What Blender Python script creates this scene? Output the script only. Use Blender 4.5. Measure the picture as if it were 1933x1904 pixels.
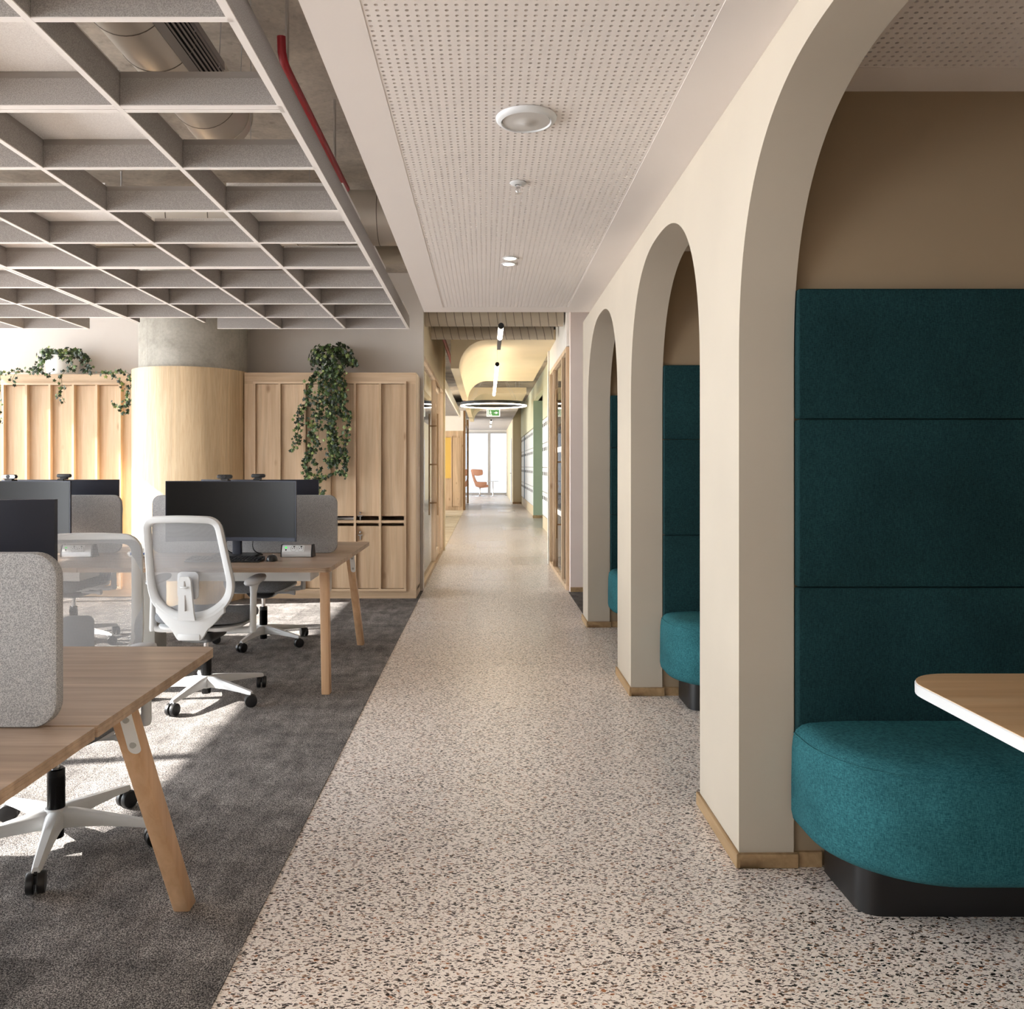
import bpy, bmesh, math, random
from mathutils import Vector, Matrix
random.seed(7)
PI = math.pi
for o in list(bpy.data.objects): bpy.data.objects.remove(o)
SC = bpy.context.scene
C = SC.collection

# ------------------------------------------------------------------ camera, world, sun, exposure
F = 1576.0; CX = 918.0; CY = 880.0; H = 1.30          # focal length and vanishing point in photo pixels, eye height
cam = bpy.data.cameras.new('camera'); camo = bpy.data.objects.new('camera', cam); C.objects.link(camo)
camo.location = (0, 0, H); camo.rotation_euler = (PI/2, 0, 0)
cam.sensor_fit = 'HORIZONTAL'; cam.sensor_width = 36.0; cam.lens = F/1933*36
cam.shift_x = (966.5-CX)/1933; cam.shift_y = -(952.0-CY)/1933
cam.clip_start = 0.05; cam.clip_end = 500
SC.camera = camo

w = bpy.data.worlds.new('hazy_sky'); SC.world = w; w.use_nodes = True
wn = w.node_tree; wn.nodes.clear()
wo = wn.nodes.new('ShaderNodeOutputWorld'); wb = wn.nodes.new('ShaderNodeBackground')
wtc = wn.nodes.new('ShaderNodeTexCoord'); wsp = wn.nodes.new('ShaderNodeSeparateXYZ'); wrm = wn.nodes.new('ShaderNodeValToRGB')
wmr = wn.nodes.new('ShaderNodeMapRange'); wmr.inputs[1].default_value = -0.25; wmr.inputs[2].default_value = 0.35
wrm.color_ramp.elements[0].color = (0.78, 0.79, 0.80, 1); wrm.color_ramp.elements[1].color = (0.88, 0.95, 1.0, 1)
wn.links.new(wtc.outputs['Generated'], wsp.inputs[0]); wn.links.new(wsp.outputs['Z'], wmr.inputs[0])
wn.links.new(wmr.outputs[0], wrm.inputs[0]); wn.links.new(wrm.outputs[0], wb.inputs[0]); wb.inputs[1].default_value = 7.4
wn.links.new(wb.outputs[0], wo.inputs[0])

sl = bpy.data.lights.new('sun', 'SUN'); sl.energy = 20.0; sl.angle = 0.009; sl.color = (1.0, 0.95, 0.87)
so = bpy.data.objects.new('sun', sl); C.objects.link(so)
so.rotation_euler = Vector((1.615, 0.24, -1.0)).to_track_quat('-Z', 'Y').to_euler(); so.location = (-12, -2, 9)

WX = -6.3; WZ = 3.28; SLAB = 3.32; YEND = 38.0            # window wall, window head, slab height, far window wall
def portal(name, loc, rot, sx, sy):
    l = bpy.data.lights.new(name, 'AREA'); l.shape = 'RECTANGLE'; l.size = sx; l.size_y = sy; l.energy = 1
    l.cycles.is_portal = True
    o = bpy.data.objects.new(name, l); C.objects.link(o); o.location = loc; o.rotation_euler = rot
portal('daylight_portal', (WX-0.12, 17.0, WZ/2), (0, -PI/2, 0), WZ, 44.0)
portal('daylight_portal_end', (-2.0, YEND+0.15, WZ/2), (-PI/2, 0, 0), 9.0, WZ)

vs = SC.view_settings; vs.view_transform = 'Standard'; vs.look = 'None'; vs.gamma = 1.0; vs.use_curve_mapping = False
vs.exposure = 0.7

def P(x, y, Y):                                           # photo pixel at depth Y -> world point
    return Vector(((x-CX)/F*Y, Y, H-(y-CY)/F*Y))

# ------------------------------------------------------------------ materials
MATS = {}
def srgb(r, g, b):
    f = lambda c: (c/255/12.92) if c/255 <= 0.04045 else ((c/255+0.055)/1.055)**2.4
    return (f(r), f(g), f(b), 1)
def newmat(name):
    m = bpy.data.materials.new(name); m.use_nodes = True; MATS[name] = m
    nt = m.node_tree; b = nt.nodes['Principled BSDF']
    return m, nt, b
def node(nt, t, **kw):
    n = nt.nodes.new(t)
    for k, v in kw.items():
        if k.startswith('i_'): n.inputs[int(k[2:])].default_value = v
        else: setattr(n, k, v)
    return n
def plain(name, col, rough=0.5, metal=0.0, spec=0.5, emit=None, es=0):
    m, nt, b = newmat(name)
    b.inputs['Base Color'].default_value = col; b.inputs['Roughness'].default_value = rough
    b.inputs['Metallic'].default_value = metal; b.inputs['Specular IOR Level'].default_value = spec
    if emit: b.inputs['Emission Color'].default_value = emit; b.inputs['Emission Strength'].default_value = es
    return m
def ramp(nt, stops):
    r = nt.nodes.new('ShaderNodeValToRGB'); cr = r.color_ramp
    while len(cr.elements) < len(stops): cr.elements.new(0.5)
    for e, (p, c) in zip(cr.elements, stops): e.position = p; e.color = c
    return r
def coords(nt, scale=(1, 1, 1), rot=(0, 0, 0), rnd=0, kind='Object', world=False):
    if world:
        g = nt.nodes.new('ShaderNodeNewGeometry'); src = g.outputs['Position']
    else:
        t = nt.nodes.new('ShaderNodeTexCoord'); src = t.outputs[kind]
    mp = nt.nodes.new('ShaderNodeMapping'); mp.inputs['Scale'].default_value = scale; mp.inputs['Rotation'].default_value = rot
    nt.links.new(src, mp.inputs[0])
    if rnd:
        oi = nt.nodes.new('ShaderNodeObjectInfo'); mu = node(nt, 'ShaderNodeMath', operation='MULTIPLY'); mu.inputs[1].default_value = rnd
        nt.links.new(oi.outputs['Random'], mu.inputs[0])
        nt.links.new(mu.outputs[0], mp.inputs['Location'])
    return mp.outputs[0]
def noise(nt, vec, scale, detail=4, rough=0.55, dist=0.0):
    n = nt.nodes.new('ShaderNodeTexNoise'); n.inputs['Scale'].default_value = scale; n.inputs['Detail'].default_value = detail
    n.inputs['Roughness'].default_value = rough; n.inputs['Distortion'].default_value = dist
    nt.links.new(vec, n.inputs['Vector']); return n.outputs[0]
def bump(nt, b, h, strength=0.2, dist=0.002):
    bp = nt.nodes.new('ShaderNodeBump'); bp.inputs['Strength'].default_value = strength; bp.inputs['Distance'].default_value = dist
    nt.links.new(h, bp.inputs['Height']); nt.links.new(bp.outputs[0], b.inputs['Normal'])
def mix(nt, fac, a, c, mode='MIX'):
    m = nt.nodes.new('ShaderNodeMix'); m.data_type = 'RGBA'; m.blend_type = mode
    if isinstance(fac, (int, float)): m.inputs[0].default_value = fac
    else: nt.links.new(fac, m.inputs[0])
    for i, v in ((6, a), (7, c)):
        if isinstance(v, tuple): m.inputs[i].default_value = v
        else: nt.links.new(v, m.inputs[i])
    return m.outputs[2]

def wood(name, c0, c1, c2, grain='z', rough=0.5, scale=1.0, knots=True, stripe=30):
    m, nt, b = newmat(name)
    s = {'x': (0.06, 1, 1), 'y': (1, 0.06, 1), 'z': (1, 1, 0.06)}[grain]
    v = coords(nt, s, rnd=13.0)
    n1 = noise(nt, v, stripe*scale, 5, 0.6, 0.6)
    n2 = noise(nt, v, 5*scale, 3, 0.5, 1.2)
    r1 = ramp(nt, [(0.3, c0), (0.52, c1), (0.72, c2)]); nt.links.new(n1, r1.inputs[0])
    r2 = ramp(nt, [(0.35, (0.80, 0.78, 0.76, 1)), (0.65, (1.06, 1.06, 1.06, 1))]); nt.links.new(n2, r2.inputs[0])
    c = mix(nt, 1.0, r1.outputs[0], r2.outputs[0], 'MULTIPLY')
    if knots:
        s2 = {'x': (0.5, 1, 1), 'y': (1, 0.5, 1), 'z': (1, 1, 0.5)}[grain]
        v2 = coords(nt, s2, rnd=7.0)
        vo = node(nt, 'ShaderNodeTexVoronoi'); vo.inputs['Scale'].default_value = 5.0; nt.links.new(v2, vo.inputs['Vector'])
        rk = ramp(nt, [(0.04, (0.50, 0.40, 0.32, 1)), (0.14, (1, 1, 1, 1))]); nt.links.new(vo.outputs['Distance'], rk.inputs[0])
        c = mix(nt, 0.8, c, rk.outputs[0], 'MULTIPLY')
    nt.links.new(c, b.inputs['Base Color']); b.inputs['Roughness'].default_value = rough
    bump(nt, b, n1, 0.08, 0.001)
    return m
def fabric(name, c0, c1, scale=400, rough=0.95, bs=0.4, weave=False, mott=None, sheen=0.0):
    m, nt, b = newmat(name)
    v = coords(nt)
    n1 = noise(nt, v, scale, 2, 0.6)
    if weave:
        va = coords(nt, (1, 1, 0.18)); vb = coords(nt, (0.18, 0.18, 1))
        na = noise(nt, va, scale, 2, 0.6); nb = noise(nt, vb, scale, 2, 0.6)
        ad = node(nt, 'ShaderNodeMath', operation='ADD'); nt.links.new(na, ad.inputs[0]); nt.links.new(nb, ad.inputs[1])
        hf = node(nt, 'ShaderNodeMath', operation='MULTIPLY'); hf.inputs[1].default_value = 0.5; nt.links.new(ad.outputs[0], hf.inputs[0]); n1 = hf.outputs[0]
    r = ramp(nt, [(0.36, c0), (0.64, c1)]); nt.links.new(n1, r.inputs[0]); c = r.outputs[0]
    if mott:
        n2 = noise(nt, v, mott, 3, 0.5); r2 = ramp(nt, [(0.35, (0.82, 0.82, 0.82, 1)), (0.65, (1.1, 1.1, 1.1, 1))]); nt.links.new(n2, r2.inputs[0])
        c = mix(nt, 1.0, c, r2.outputs[0], 'MULTIPLY')
    nt.links.new(c, b.inputs['Base Color']); b.inputs['Roughness'].default_value = rough; b.inputs['Specular IOR Level'].default_value = 0.15
    b.inputs['Sheen Weight'].default_value = sheen
    bump(nt, b, n1, bs, 0.0015)
    return m
def paint(name, col, rough=0.75, var=0.05):
    m, nt, b = newmat(name)
    v = coords(nt, world=True); n = noise(nt, v, 2.2, 3, 0.5); n2 = noise(nt, v, 160, 2, 0.5)
    c2 = tuple(c*(1-var) for c in col[:3])+(1,)
    r = ramp(nt, [(0.35, c2), (0.65, col)]); nt.links.new(n, r.inputs[0]); nt.links.new(r.outputs[0], b.inputs['Base Color'])
    b.inputs['Roughness'].default_value = rough; b.inputs['Specular IOR Level'].default_value = 0.3
    bump(nt, b, n2, 0.05, 0.001)
    return m
def concrete(name, c0, c1, c2):
    m, nt, b = newmat(name)
    v = coords(nt, world=True); n = noise(nt, v, 2.2, 8, 0.65, 0.6); n2 = noise(nt, v, 40, 4, 0.6)
    r = ramp(nt, [(0.3, c0), (0.5, c1), (0.7, c2)]); nt.links.new(n, r.inputs[0])
    r2 = ramp(nt, [(0.3, (0.75, 0.75, 0.75, 1)), (0.6, (1, 1, 1, 1))]); nt.links.new(n2, r2.inputs[0])
    c = mix(nt, 0.6, r.outputs[0], r2.outputs[0], 'MULTIPLY')
    vs_ = coords(nt, (9, 9, 0.35), world=True); n3 = noise(nt, vs_, 1.6, 3, 0.6)
    r3 = ramp(nt, [(0.30, (0.62, 0.60, 0.57, 1)), (0.40, (1, 1, 1, 1))]); nt.links.new(n3, r3.inputs[0])
    c = mix(nt, 0.55, c, r3.outputs[0], 'MULTIPLY')
    nt.links.new(c, b.inputs['Base Color']); b.inputs['Roughness'].default_value = 0.75
    bump(nt, b, n2, 0.25, 0.003); return m
def glass(name, tint=(1, 1, 1, 1), refl=1.0):
    m, nt, b = newmat(name); nt.nodes.remove(b); out = nt.nodes['Material Output']
    tr = node(nt, 'ShaderNodeBsdfTransparent'); tr.inputs[0].default_value = tint
    gl = node(nt, 'ShaderNodeBsdfGlossy'); gl.inputs['Roughness'].default_value = 0.0
    fr = node(nt, 'ShaderNodeFresnel'); fr.inputs[0].default_value = 1.45
    mu = node(nt, 'ShaderNodeMath', operation='MULTIPLY'); mu.inputs[1].default_value = refl; nt.links.new(fr.outputs[0], mu.inputs[0])
    mx = node(nt, 'ShaderNodeMixShader'); nt.links.new(mu.outputs[0], mx.inputs[0]); nt.links.new(tr.outputs[0], mx.inputs[1]); nt.links.new(gl.outputs[0], mx.inputs[2])
    nt.links.new(mx.outputs[0], out.inputs[0]); return m

# terrazzo
def terrazzo():
    m, nt, b = newmat('terrazzo')
    base = srgb(226, 212, 200)
    col = None; v0 = coords(nt, world=True)
    nz = nt.nodes.new('ShaderNodeTexNoise'); nz.inputs['Scale'].default_value = 85; nz.inputs['Detail'].default_value = 1; nt.links.new(v0, nz.inputs['Vector'])
    c = None; prev = base
    oi = nt.nodes.new('ShaderNodeObjectInfo')
    rt = ramp(nt, [(0.0, srgb(243, 234, 228)), (1.0, srgb(248, 240, 235))]); nt.links.new(oi.outputs['Random'], rt.inputs[0]); prev = rt.outputs[0]
    for k, (rot, sx, sy, sc, thr, stops) in enumerate([
            (0.3, 1.0, 2.3, 62, 0.13, [(0.0, srgb(196, 186, 178)), (0.5, srgb(176, 160, 148))]),
            (-0.5, 0.9, 2.0, 54, 0.235, [(0.0, srgb(34, 28, 26)), (0.40, srgb(52, 44, 40)), (0.62, srgb(110, 98, 92)), (0.82, srgb(166, 108, 70))]),
            (0.9, 0.8, 2.2, 48, 0.225, [(0.0, srgb(30, 26, 25)), (0.45, srgb(62, 54, 50)), (0.7, srgb(150, 120, 98))]),
            (0.1, 0.7, 2.3, 92, 0.22, [(0.0, srgb(40, 34, 32)), (0.5, srgb(110, 82, 66))])]):
        mp = nt.nodes.new('ShaderNodeMapping'); mp.inputs['Scale'].default_value = (sx, sy, 1); mp.inputs['Rotation'].default_value = (0, 0, rot)
        mp.inputs['Location'].default_value = (3.1*k, 1.7*k, 0)
        mxv = nt.nodes.new('ShaderNodeMix'); mxv.data_type = 'RGBA'; mxv.blend_type = 'ADD'; mxv.inputs[0].default_value = 0.016
        nt.links.new(v0, mxv.inputs[6]); nt.links.new(nz.outputs['Color'], mxv.inputs[7]); nt.links.new(mxv.outputs[2], mp.inputs[0])
        vo = node(nt, 'ShaderNodeTexVoronoi'); vo.voronoi_dimensions = '2D'; vo.inputs['Scale'].default_value = sc; nt.links.new(mp.outputs[0], vo.inputs['Vector'])
        lt = node(nt, 'ShaderNodeMath', operation='LESS_THAN'); nt.links.new(vo.outputs['Distance'], lt.inputs[0])
        se = nt.nodes.new('ShaderNodeSeparateColor'); nt.links.new(vo.outputs['Color'], se.inputs[0])
        th = node(nt, 'ShaderNodeMath', operation='MULTIPLY'); th.inputs[1].default_value = thr*1.45; nt.links.new(se.outputs[1], th.inputs[0]); nt.links.new(th.outputs[0], lt.inputs[1])
        cr = ramp(nt, stops); cr.color_ramp.interpolation = 'CONSTANT'; nt.links.new(se.outputs[0], cr.inputs[0])
        prev = mix(nt, lt.outputs[0], prev, cr.outputs[0])
    nt.links.new(prev, b.inputs['Base Color'])
    rr = node(nt, 'ShaderNodeMapRange'); rr.inputs[3].default_value = 0.26; rr.inputs[4].default_value = 0.38; nt.links.new(oi.outputs['Random'], rr.inputs[0])
    nt.links.new(rr.outputs[0], b.inputs['Roughness']); b.inputs['Specular IOR Level'].default_value = 0.5
    return m
def carpet():
    m, nt, b = newmat('carpet')
    v = coords(nt, world=True)
    n1 = noise(nt, v, 260, 2, 0.7); n2 = noise(nt, v, 7, 4, 0.6); n3 = noise(nt, coords(nt, (1, 0.25, 1), world=True), 18, 3, 0.6)
    r = ramp(nt, [(0.40, srgb(68, 66, 67)), (0.5, srgb(122, 118, 116)), (0.62, srgb(194, 188, 183))]); nt.links.new(n1, r.inputs[0])
    r2 = ramp(nt, [(0.35, (0.72, 0.72, 0.73, 1)), (0.65, (1.15, 1.15, 1.15, 1))]); nt.links.new(n2, r2.inputs[0])
    r3 = ramp(nt, [(0.35, (0.75, 0.75, 0.75, 1)), (0.65, (1.08, 1.08, 1.08, 1))]); nt.links.new(n3, r3.inputs[0])
    c = mix(nt, 1.0, r.outputs[0], r2.outputs[0], 'MULTIPLY'); c = mix(nt, 1.0, c, r3.outputs[0], 'MULTIPLY')
    oi = nt.nodes.new('ShaderNodeObjectInfo'); r4 = ramp(nt, [(0, (0.72, 0.72, 0.72, 1)), (1, (1.05, 1.05, 1.05, 1))]); nt.links.new(oi.outputs['Random'], r4.inputs[0])
    c = mix(nt, 1.0, c, r4.outputs[0], 'MULTIPLY')
    nt.links.new(c, b.inputs['Base Color']); b.inputs['Roughness'].default_value = 1.0; b.inputs['Specular IOR Level'].default_value = 0.05
    bump(nt, b, n1, 0.9, 0.004); return m
def beige_carpet():
    m, nt, b = newmat('beige_carpet')
    v = coords(nt, (0.5, 3, 1), world=True); n = noise(nt, v, 3, 5, 0.7, 0.5)
    r = ramp(nt, [(0.35, srgb(170, 140, 100)), (0.55, srgb(222, 205, 175)), (0.7, srgb(236, 226, 206))]); nt.links.new(n, r.inputs[0])
    nt.links.new(r.outputs[0], b.inputs['Base Color']); b.inputs['Roughness'].default_value = 1; return m
def meshfab(name, col, hole, pitch):
    m, nt, b = newmat(name); out = nt.nodes['Material Output']
    v = coords(nt, (2*PI/pitch, 2*PI/pitch, 2*PI/pitch)); sp = nt.nodes.new('ShaderNodeSeparateXYZ'); nt.links.new(v, sp.inputs[0])
    s1 = node(nt, 'ShaderNodeMath', operation='SINE'); nt.links.new(sp.outputs[0], s1.inputs[0])
    s2 = node(nt, 'ShaderNodeMath', operation='SINE'); nt.links.new(sp.outputs[2], s2.inputs[0])
    mu = node(nt, 'ShaderNodeMath', operation='MULTIPLY'); nt.links.new(s1.outputs[0], mu.inputs[0]); nt.links.new(s2.outputs[0], mu.inputs[1])
    ab = node(nt, 'ShaderNodeMath', operation='ABSOLUTE'); nt.links.new(mu.outputs[0], ab.inputs[0])
    gt = node(nt, 'ShaderNodeMath', operation='GREATER_THAN'); gt.inputs[1].default_value = hole; nt.links.new(ab.outputs[0], gt.inputs[0])
    b.inputs['Base Color'].default_value = col; b.inputs['Roughness'].default_value = 0.8
    tr = node(nt, 'ShaderNodeBsdfTransparent'); mx = node(nt, 'ShaderNodeMixShader')
    nt.links.new(gt.outputs[0], mx.inputs[0]); nt.links.new(b.outputs[0], mx.inputs[1]); nt.links.new(tr.outputs[0], mx.inputs[2]); nt.links.new(mx.outputs[0], out.inputs[0])
    return m
def leafmat():
    m, nt, b = newmat('ivy_leaf')
    g = nt.nodes.new('ShaderNodeNewGeometry'); r = ramp(nt, [(0.0, srgb(18, 32, 15)), (0.5, srgb(36, 56, 26)), (0.85, srgb(78, 104, 50)), (1.0, srgb(160, 172, 104))])
    nt.links.new(g.outputs['Random Per Island'], r.inputs[0]); nt.links.new(r.outputs[0], b.inputs['Base Color']); b.inputs['Roughness'].default_value = 0.5
    return m
terrazzo(); carpet(); beige_carpet(); leafmat()
wood('oak', srgb(200, 170, 137), srgb(211, 183, 151), srgb(219, 194, 165), 'z', 0.55)
wood('oak_h', srgb(200, 170, 137), srgb(211, 183, 151), srgb(219, 194, 165), 'x', 0.55)
wood('oak_cladding', srgb(214, 184, 144), srgb(224, 198, 160), srgb(230, 207, 172), 'z', 0.5, 1.4, False, 60)
wood('walnut_top', srgb(146, 124, 106), srgb(172, 149, 130), srgb(192, 172, 154), 'x', 0.35, 1.0, False, 26)
wood('ply_edge', srgb(150, 124, 102), srgb(172, 146, 122), srgb(186, 160, 136), 'x', 0.5, 1.0, False, 26)
wood('beech', srgb(196, 154, 116), srgb(208, 168, 130), srgb(216, 178, 142), 'z', 0.45, 1.0, False, 30)
wood('table_oak', srgb(206, 166, 122), srgb(222, 186, 144), srgb(230, 200, 162), 'x', 0.4, 1.0, False, 14)
wood('base_oak', srgb(160, 130, 94), srgb(178, 148, 110), srgb(190, 162, 124), 'y', 0.5, 1.0, False, 30)
fabric('felt', srgb(136, 136, 139), srgb(196, 196, 197), 420, 1.0, 0.3)
fabric('baffle_felt', srgb(146, 141, 138), srgb(180, 174, 170), 300, 1.0, 0.2)
fabric('seat_fabric', srgb(86, 88, 92), srgb(140, 142, 146), 600, 1.0, 0.4, True)
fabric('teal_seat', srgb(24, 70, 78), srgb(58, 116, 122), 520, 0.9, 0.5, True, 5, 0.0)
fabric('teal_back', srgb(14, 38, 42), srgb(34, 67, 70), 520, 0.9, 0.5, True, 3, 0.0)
fabric('panel_white', srgb(226, 220, 216), srgb(244, 240, 236), 250, 1.0, 0.15)
paint('cream', srgb(193, 182, 166), 0.7); paint('booth_wall', srgb(162, 142, 117), 0.8)
paint('pinkish', srgb(246, 230, 222), 0.75); paint('ceiling_white', srgb(232, 224, 219), 0.8, 0.02)
paint('wall_grey', srgb(224, 217, 211), 0.8); paint('wall_cream', srgb(224, 208, 176), 0.8); paint('wall_white', srgb(236, 232, 226), 0.8)
paint('mint', srgb(164, 182, 160), 0.8); paint('pale_green', srgb(222, 222, 194), 0.8); paint('grey_soffit', srgb(186, 180, 178), 0.85)
concrete('concrete', srgb(146, 136, 126), srgb(182, 171, 158), srgb(208, 196, 180)); concrete('concrete_column', srgb(150, 145, 134), srgb(176, 171, 160), srgb(192, 188, 178))
plain('fleece', srgb(168, 154, 143), 1.0); plain('white_plastic', srgb(212, 213, 214), 0.42); plain('light_grey_plastic', srgb(186, 187, 190), 0.45)
plain('black_plastic', srgb(26, 26, 28), 0.4); plain('black_gloss', srgb(12, 12, 13), 0.25); plain('plinth_black', srgb(24, 23, 24), 0.35)
plain('screen', srgb(10, 10, 11), 0.32, 0, 0.28); plain('monitor_back', srgb(30, 35, 52), 0.5); plain('chrome', srgb(220, 220, 222), 0.15, 1.0)
plain('galvanised', srgb(214, 206, 196), 0.38, 0.75); plain('duct_paint', srgb(176, 164, 146), 0.6); plain('duct_seam', srgb(120, 110, 98), 0.6); plain('red_pipe', srgb(158, 30, 40), 0.4)
plain('grey_metal', srgb(176, 174, 168), 0.5); plain('white_metal', srgb(232, 230, 226), 0.45); plain('aluminium', srgb(200, 200, 202), 0.35, 0.8)
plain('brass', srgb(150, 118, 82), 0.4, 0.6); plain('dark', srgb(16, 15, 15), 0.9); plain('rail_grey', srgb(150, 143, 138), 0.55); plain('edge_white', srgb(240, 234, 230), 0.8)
plain('red_line', srgb(190, 40, 46), 0.5); plain('green_sign', srgb(80, 140, 80), 0.5, 0, 0.5, srgb(80, 140, 80), 0.4); plain('sign_white', srgb(245, 245, 240), 0.5, 0, 0.5, srgb(245, 245, 240), 0.4)
plain('green_led', srgb(60, 180, 80), 0.4, 0, 0.5, srgb(60, 200, 80), 1.0); plain('terracotta', srgb(188, 136, 110), 0.55); plain('yellow', srgb(222, 184, 96), 0.8)
plain('blue_print', srgb(60, 90, 150), 0.5); plain('paper', srgb(240, 238, 234), 0.7); plain('stem', srgb(92, 84, 50), 0.8); plain('pot_white', srgb(234, 233, 230), 0.35)
plain('teal_panel', srgb(16, 86, 110), 0.5); plain('locker_white', srgb(236, 238, 236), 0.4); plain('birch', srgb(230, 208, 170), 0.5); plain('lettering', srgb(150, 150, 152), 0.4)
plain('lamp_warm', srgb(255, 240, 215), 0.4, 0, 0.5, (1.0, 0.88, 0.70, 1), 6.0); plain('lamp_strong', srgb(255, 240, 215), 0.4, 0, 0.5, (1.0, 0.87, 0.70, 1), 9.0)
plain('building_white', srgb(236, 236, 238), 0.9); plain('building_blue', srgb(196, 206, 222), 0.6); plain('pale_floor', srgb(226, 224, 220), 0.35); plain('speaker_grille', srgb(196, 192, 188), 0.7)
glass('glass'); glass('window_glass', (1, 1, 1, 1), 0.6); glass('tinted_glass', (0.72, 0.73, 0.74, 1), 0.6); glass('dimming_glass', (0.345, 0.35, 0.36, 1), 0.6)  # last two: tint added to dim daylight through the lounge and far panes
meshfab('back_mesh', srgb(172, 173, 176), 0.55, 0.0058)
def M(n): return MATS[n]

# ------------------------------------------------------------------ mesh helpers
class MB:
    def __init__(s): s.v = []; s.f = []; s.m = []; s.cur = 0
    def add(s, vs_, fs):
        o = len(s.v); s.v += [tuple(p) for p in vs_]; s.f += [tuple(i+o for i in f) for f in fs]; s.m += [s.cur]*len(fs); return s
    def mat(s, i): s.cur = i; return s
    def box(s, x0, x1, y0, y1, z0, z1):
        return s.add([(x0, y0, z0), (x1, y0, z0), (x1, y1, z0), (x0, y1, z0), (x0, y0, z1), (x1, y0, z1), (x1, y1, z1), (x0, y1, z1)],
                     [(0, 3, 2, 1), (4, 5, 6, 7), (0, 1, 5, 4), (1, 2, 6, 5), (2, 3, 7, 6), (3, 0, 4, 7)])
    def hull8(s, a, b):                                    # two quads (4 points each) joined
        return s.add(list(a)+list(b), [(3, 2, 1, 0), (4, 5, 6, 7), (0, 1, 5, 4), (1, 2, 6, 5), (2, 3, 7, 6), (3, 0, 4, 7)])
    def rings(s, rs, cap0=True, cap1=True, closed=False):
        n = len(rs[0]); o = len(s.v); vs_ = [p for r in rs for p in r]; fs = []
        k = len(rs)
        for i in range(k if closed else k-1):
            for j in range(n):
                a = i*n+j; b_ = i*n+(j+1) % n; c = ((i+1) % k)*n+(j+1) % n; d = ((i+1) % k)*n+j
                fs.append((a, b_, c, d))
        if not closed:
            if cap0: fs.append(tuple(reversed(range(n))))
            if cap1: fs.append(tuple((k-1)*n+j for j in range(n)))
        return s.add(vs_, fs)
    def tube(s, path, r, n=10, closed=False, caps=True):
        path = [Vector(p) for p in path]; k = len(path); rs = []
        t0 = (path[1]-path[0]).normalized(); up = Vector((0, 0, 1)) if abs(t0.z) < 0.9 else Vector((1, 0, 0))
        u = t0.cross(up).normalized()
        for i, p in enumerate(path):
            if closed: t = (path[(i+1) % k]-path[i-1]).normalized()
            else: t = (path[min(i+1, k-1)]-path[max(i-1, 0)]).normalized()
            u = (u-t*u.dot(t)).normalized(); v_ = t.cross(u)
            rr = r[i] if isinstance(r, (list, tuple)) else r
            rs.append([p+(u*math.cos(2*PI*j/n)+v_*math.sin(2*PI*j/n))*rr for j in range(n)])
        return s.rings(rs, caps, caps, closed)
    def lathe(s, prof, n=24, c=(0, 0, 0)):
        rs = [[(c[0]+r*math.cos(2*PI*j/n), c[1]+r*math.sin(2*PI*j/n), c[2]+z) for j in range(n)] for r, z in prof]
        return s.rings(rs, True, True)
    def prism(s, poly, axis, a, b_):                       # 2-D polygon extruded along axis
        f = {'x': lambda p, t: (t, p[0], p[1]), 'y': lambda p, t: (p[0], t, p[1]), 'z': lambda p, t: (p[0], p[1], t)}[axis]
        return s.rings([[f(p, a) for p in poly], [f(p, b_) for p in poly]])
    def build(s, name, mats, parent=None, loc=None, smooth=None, bevel=0, seg=2):
        me = bpy.data.meshes.new(name); me.from_pydata(s.v, [], s.f)
        if isinstance(mats, str): mats = [mats]
        for m in mats: me.materials.append(M(m))
        for p, i in zip(me.polygons, s.m): p.material_index = i
        bm = bmesh.new(); bm.from_mesh(me); bmesh.ops.recalc_face_normals(bm, faces=bm.faces)
        if bevel: 
            bmesh.ops.remove_doubles(bm, verts=bm.verts, dist=1e-5)
            es = [e for e in bm.edges if len(e.link_faces) == 2 and e.calc_face_angle(0) > 0.6]
            bmesh.ops.bevel(bm, geom=es, offset=bevel, segments=seg, affect='EDGES', profile=0.5, clamp_overlap=True)
        bm.to_mesh(me); bm.free()
        if smooth is not None or bevel:
            me.shade_smooth(); me.set_sharp_from_angle(angle=math.radians(smooth or 40))
        o = bpy.data.objects.new(name, me); C.objects.link(o)
        if parent is not None: o.parent = parent
        if loc is not None: o.location = loc
        return o
def B(*a): return MB().box(*a)
def rrect(cx, cy, w_, d, r, n=6):
    out = []
    for qx, qy, a0 in ((1, 1, 0), (-1, 1, 90), (-1, -1, 180), (1, -1, 270)):
        for i in range(n+1):
            a = math.radians(a0+90*i/n); out.append((cx+qx*(w_/2-r)+r*math.cos(a), cy+qy*(d/2-r)+r*math.sin(a)))
    return out
def struct(o): o['kind'] = 'structure'; return o
def tag(o, label, cat, group=None):
    o['label'] = label; o['category'] = cat
    if group: o['group'] = group
    return o
def thing(name, label, cat, loc=(0, 0, 0), rz=0, group=None):
    o = bpy.data.objects.new(name, None); C.objects.link(o); o.location = loc; o.rotation_euler = (0, 0, rz); o.empty_display_size = 0.1
    return tag(o, label, cat, group)
def inst(name, mesh, parent, loc, rot=(0, 0, 0)):
    o = bpy.data.objects.new(name, mesh); C.objects.link(o); o.parent = parent; o.location = loc; o.rotation_euler = rot; return o
def dup(root, loc, rz, label=None, group=None):
    r = root.copy(); C.objects.link(r); r.location = loc; r.rotation_euler = (0, 0, rz)
    if label: r['label'] = label
    if group: r['group'] = group
    for ch in root.children:
        c = ch.copy(); C.objects.link(c); c.parent = r
        for g in ch.children:
            d = g.copy(); C.objects.link(d); d.parent = c
    return r

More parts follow.
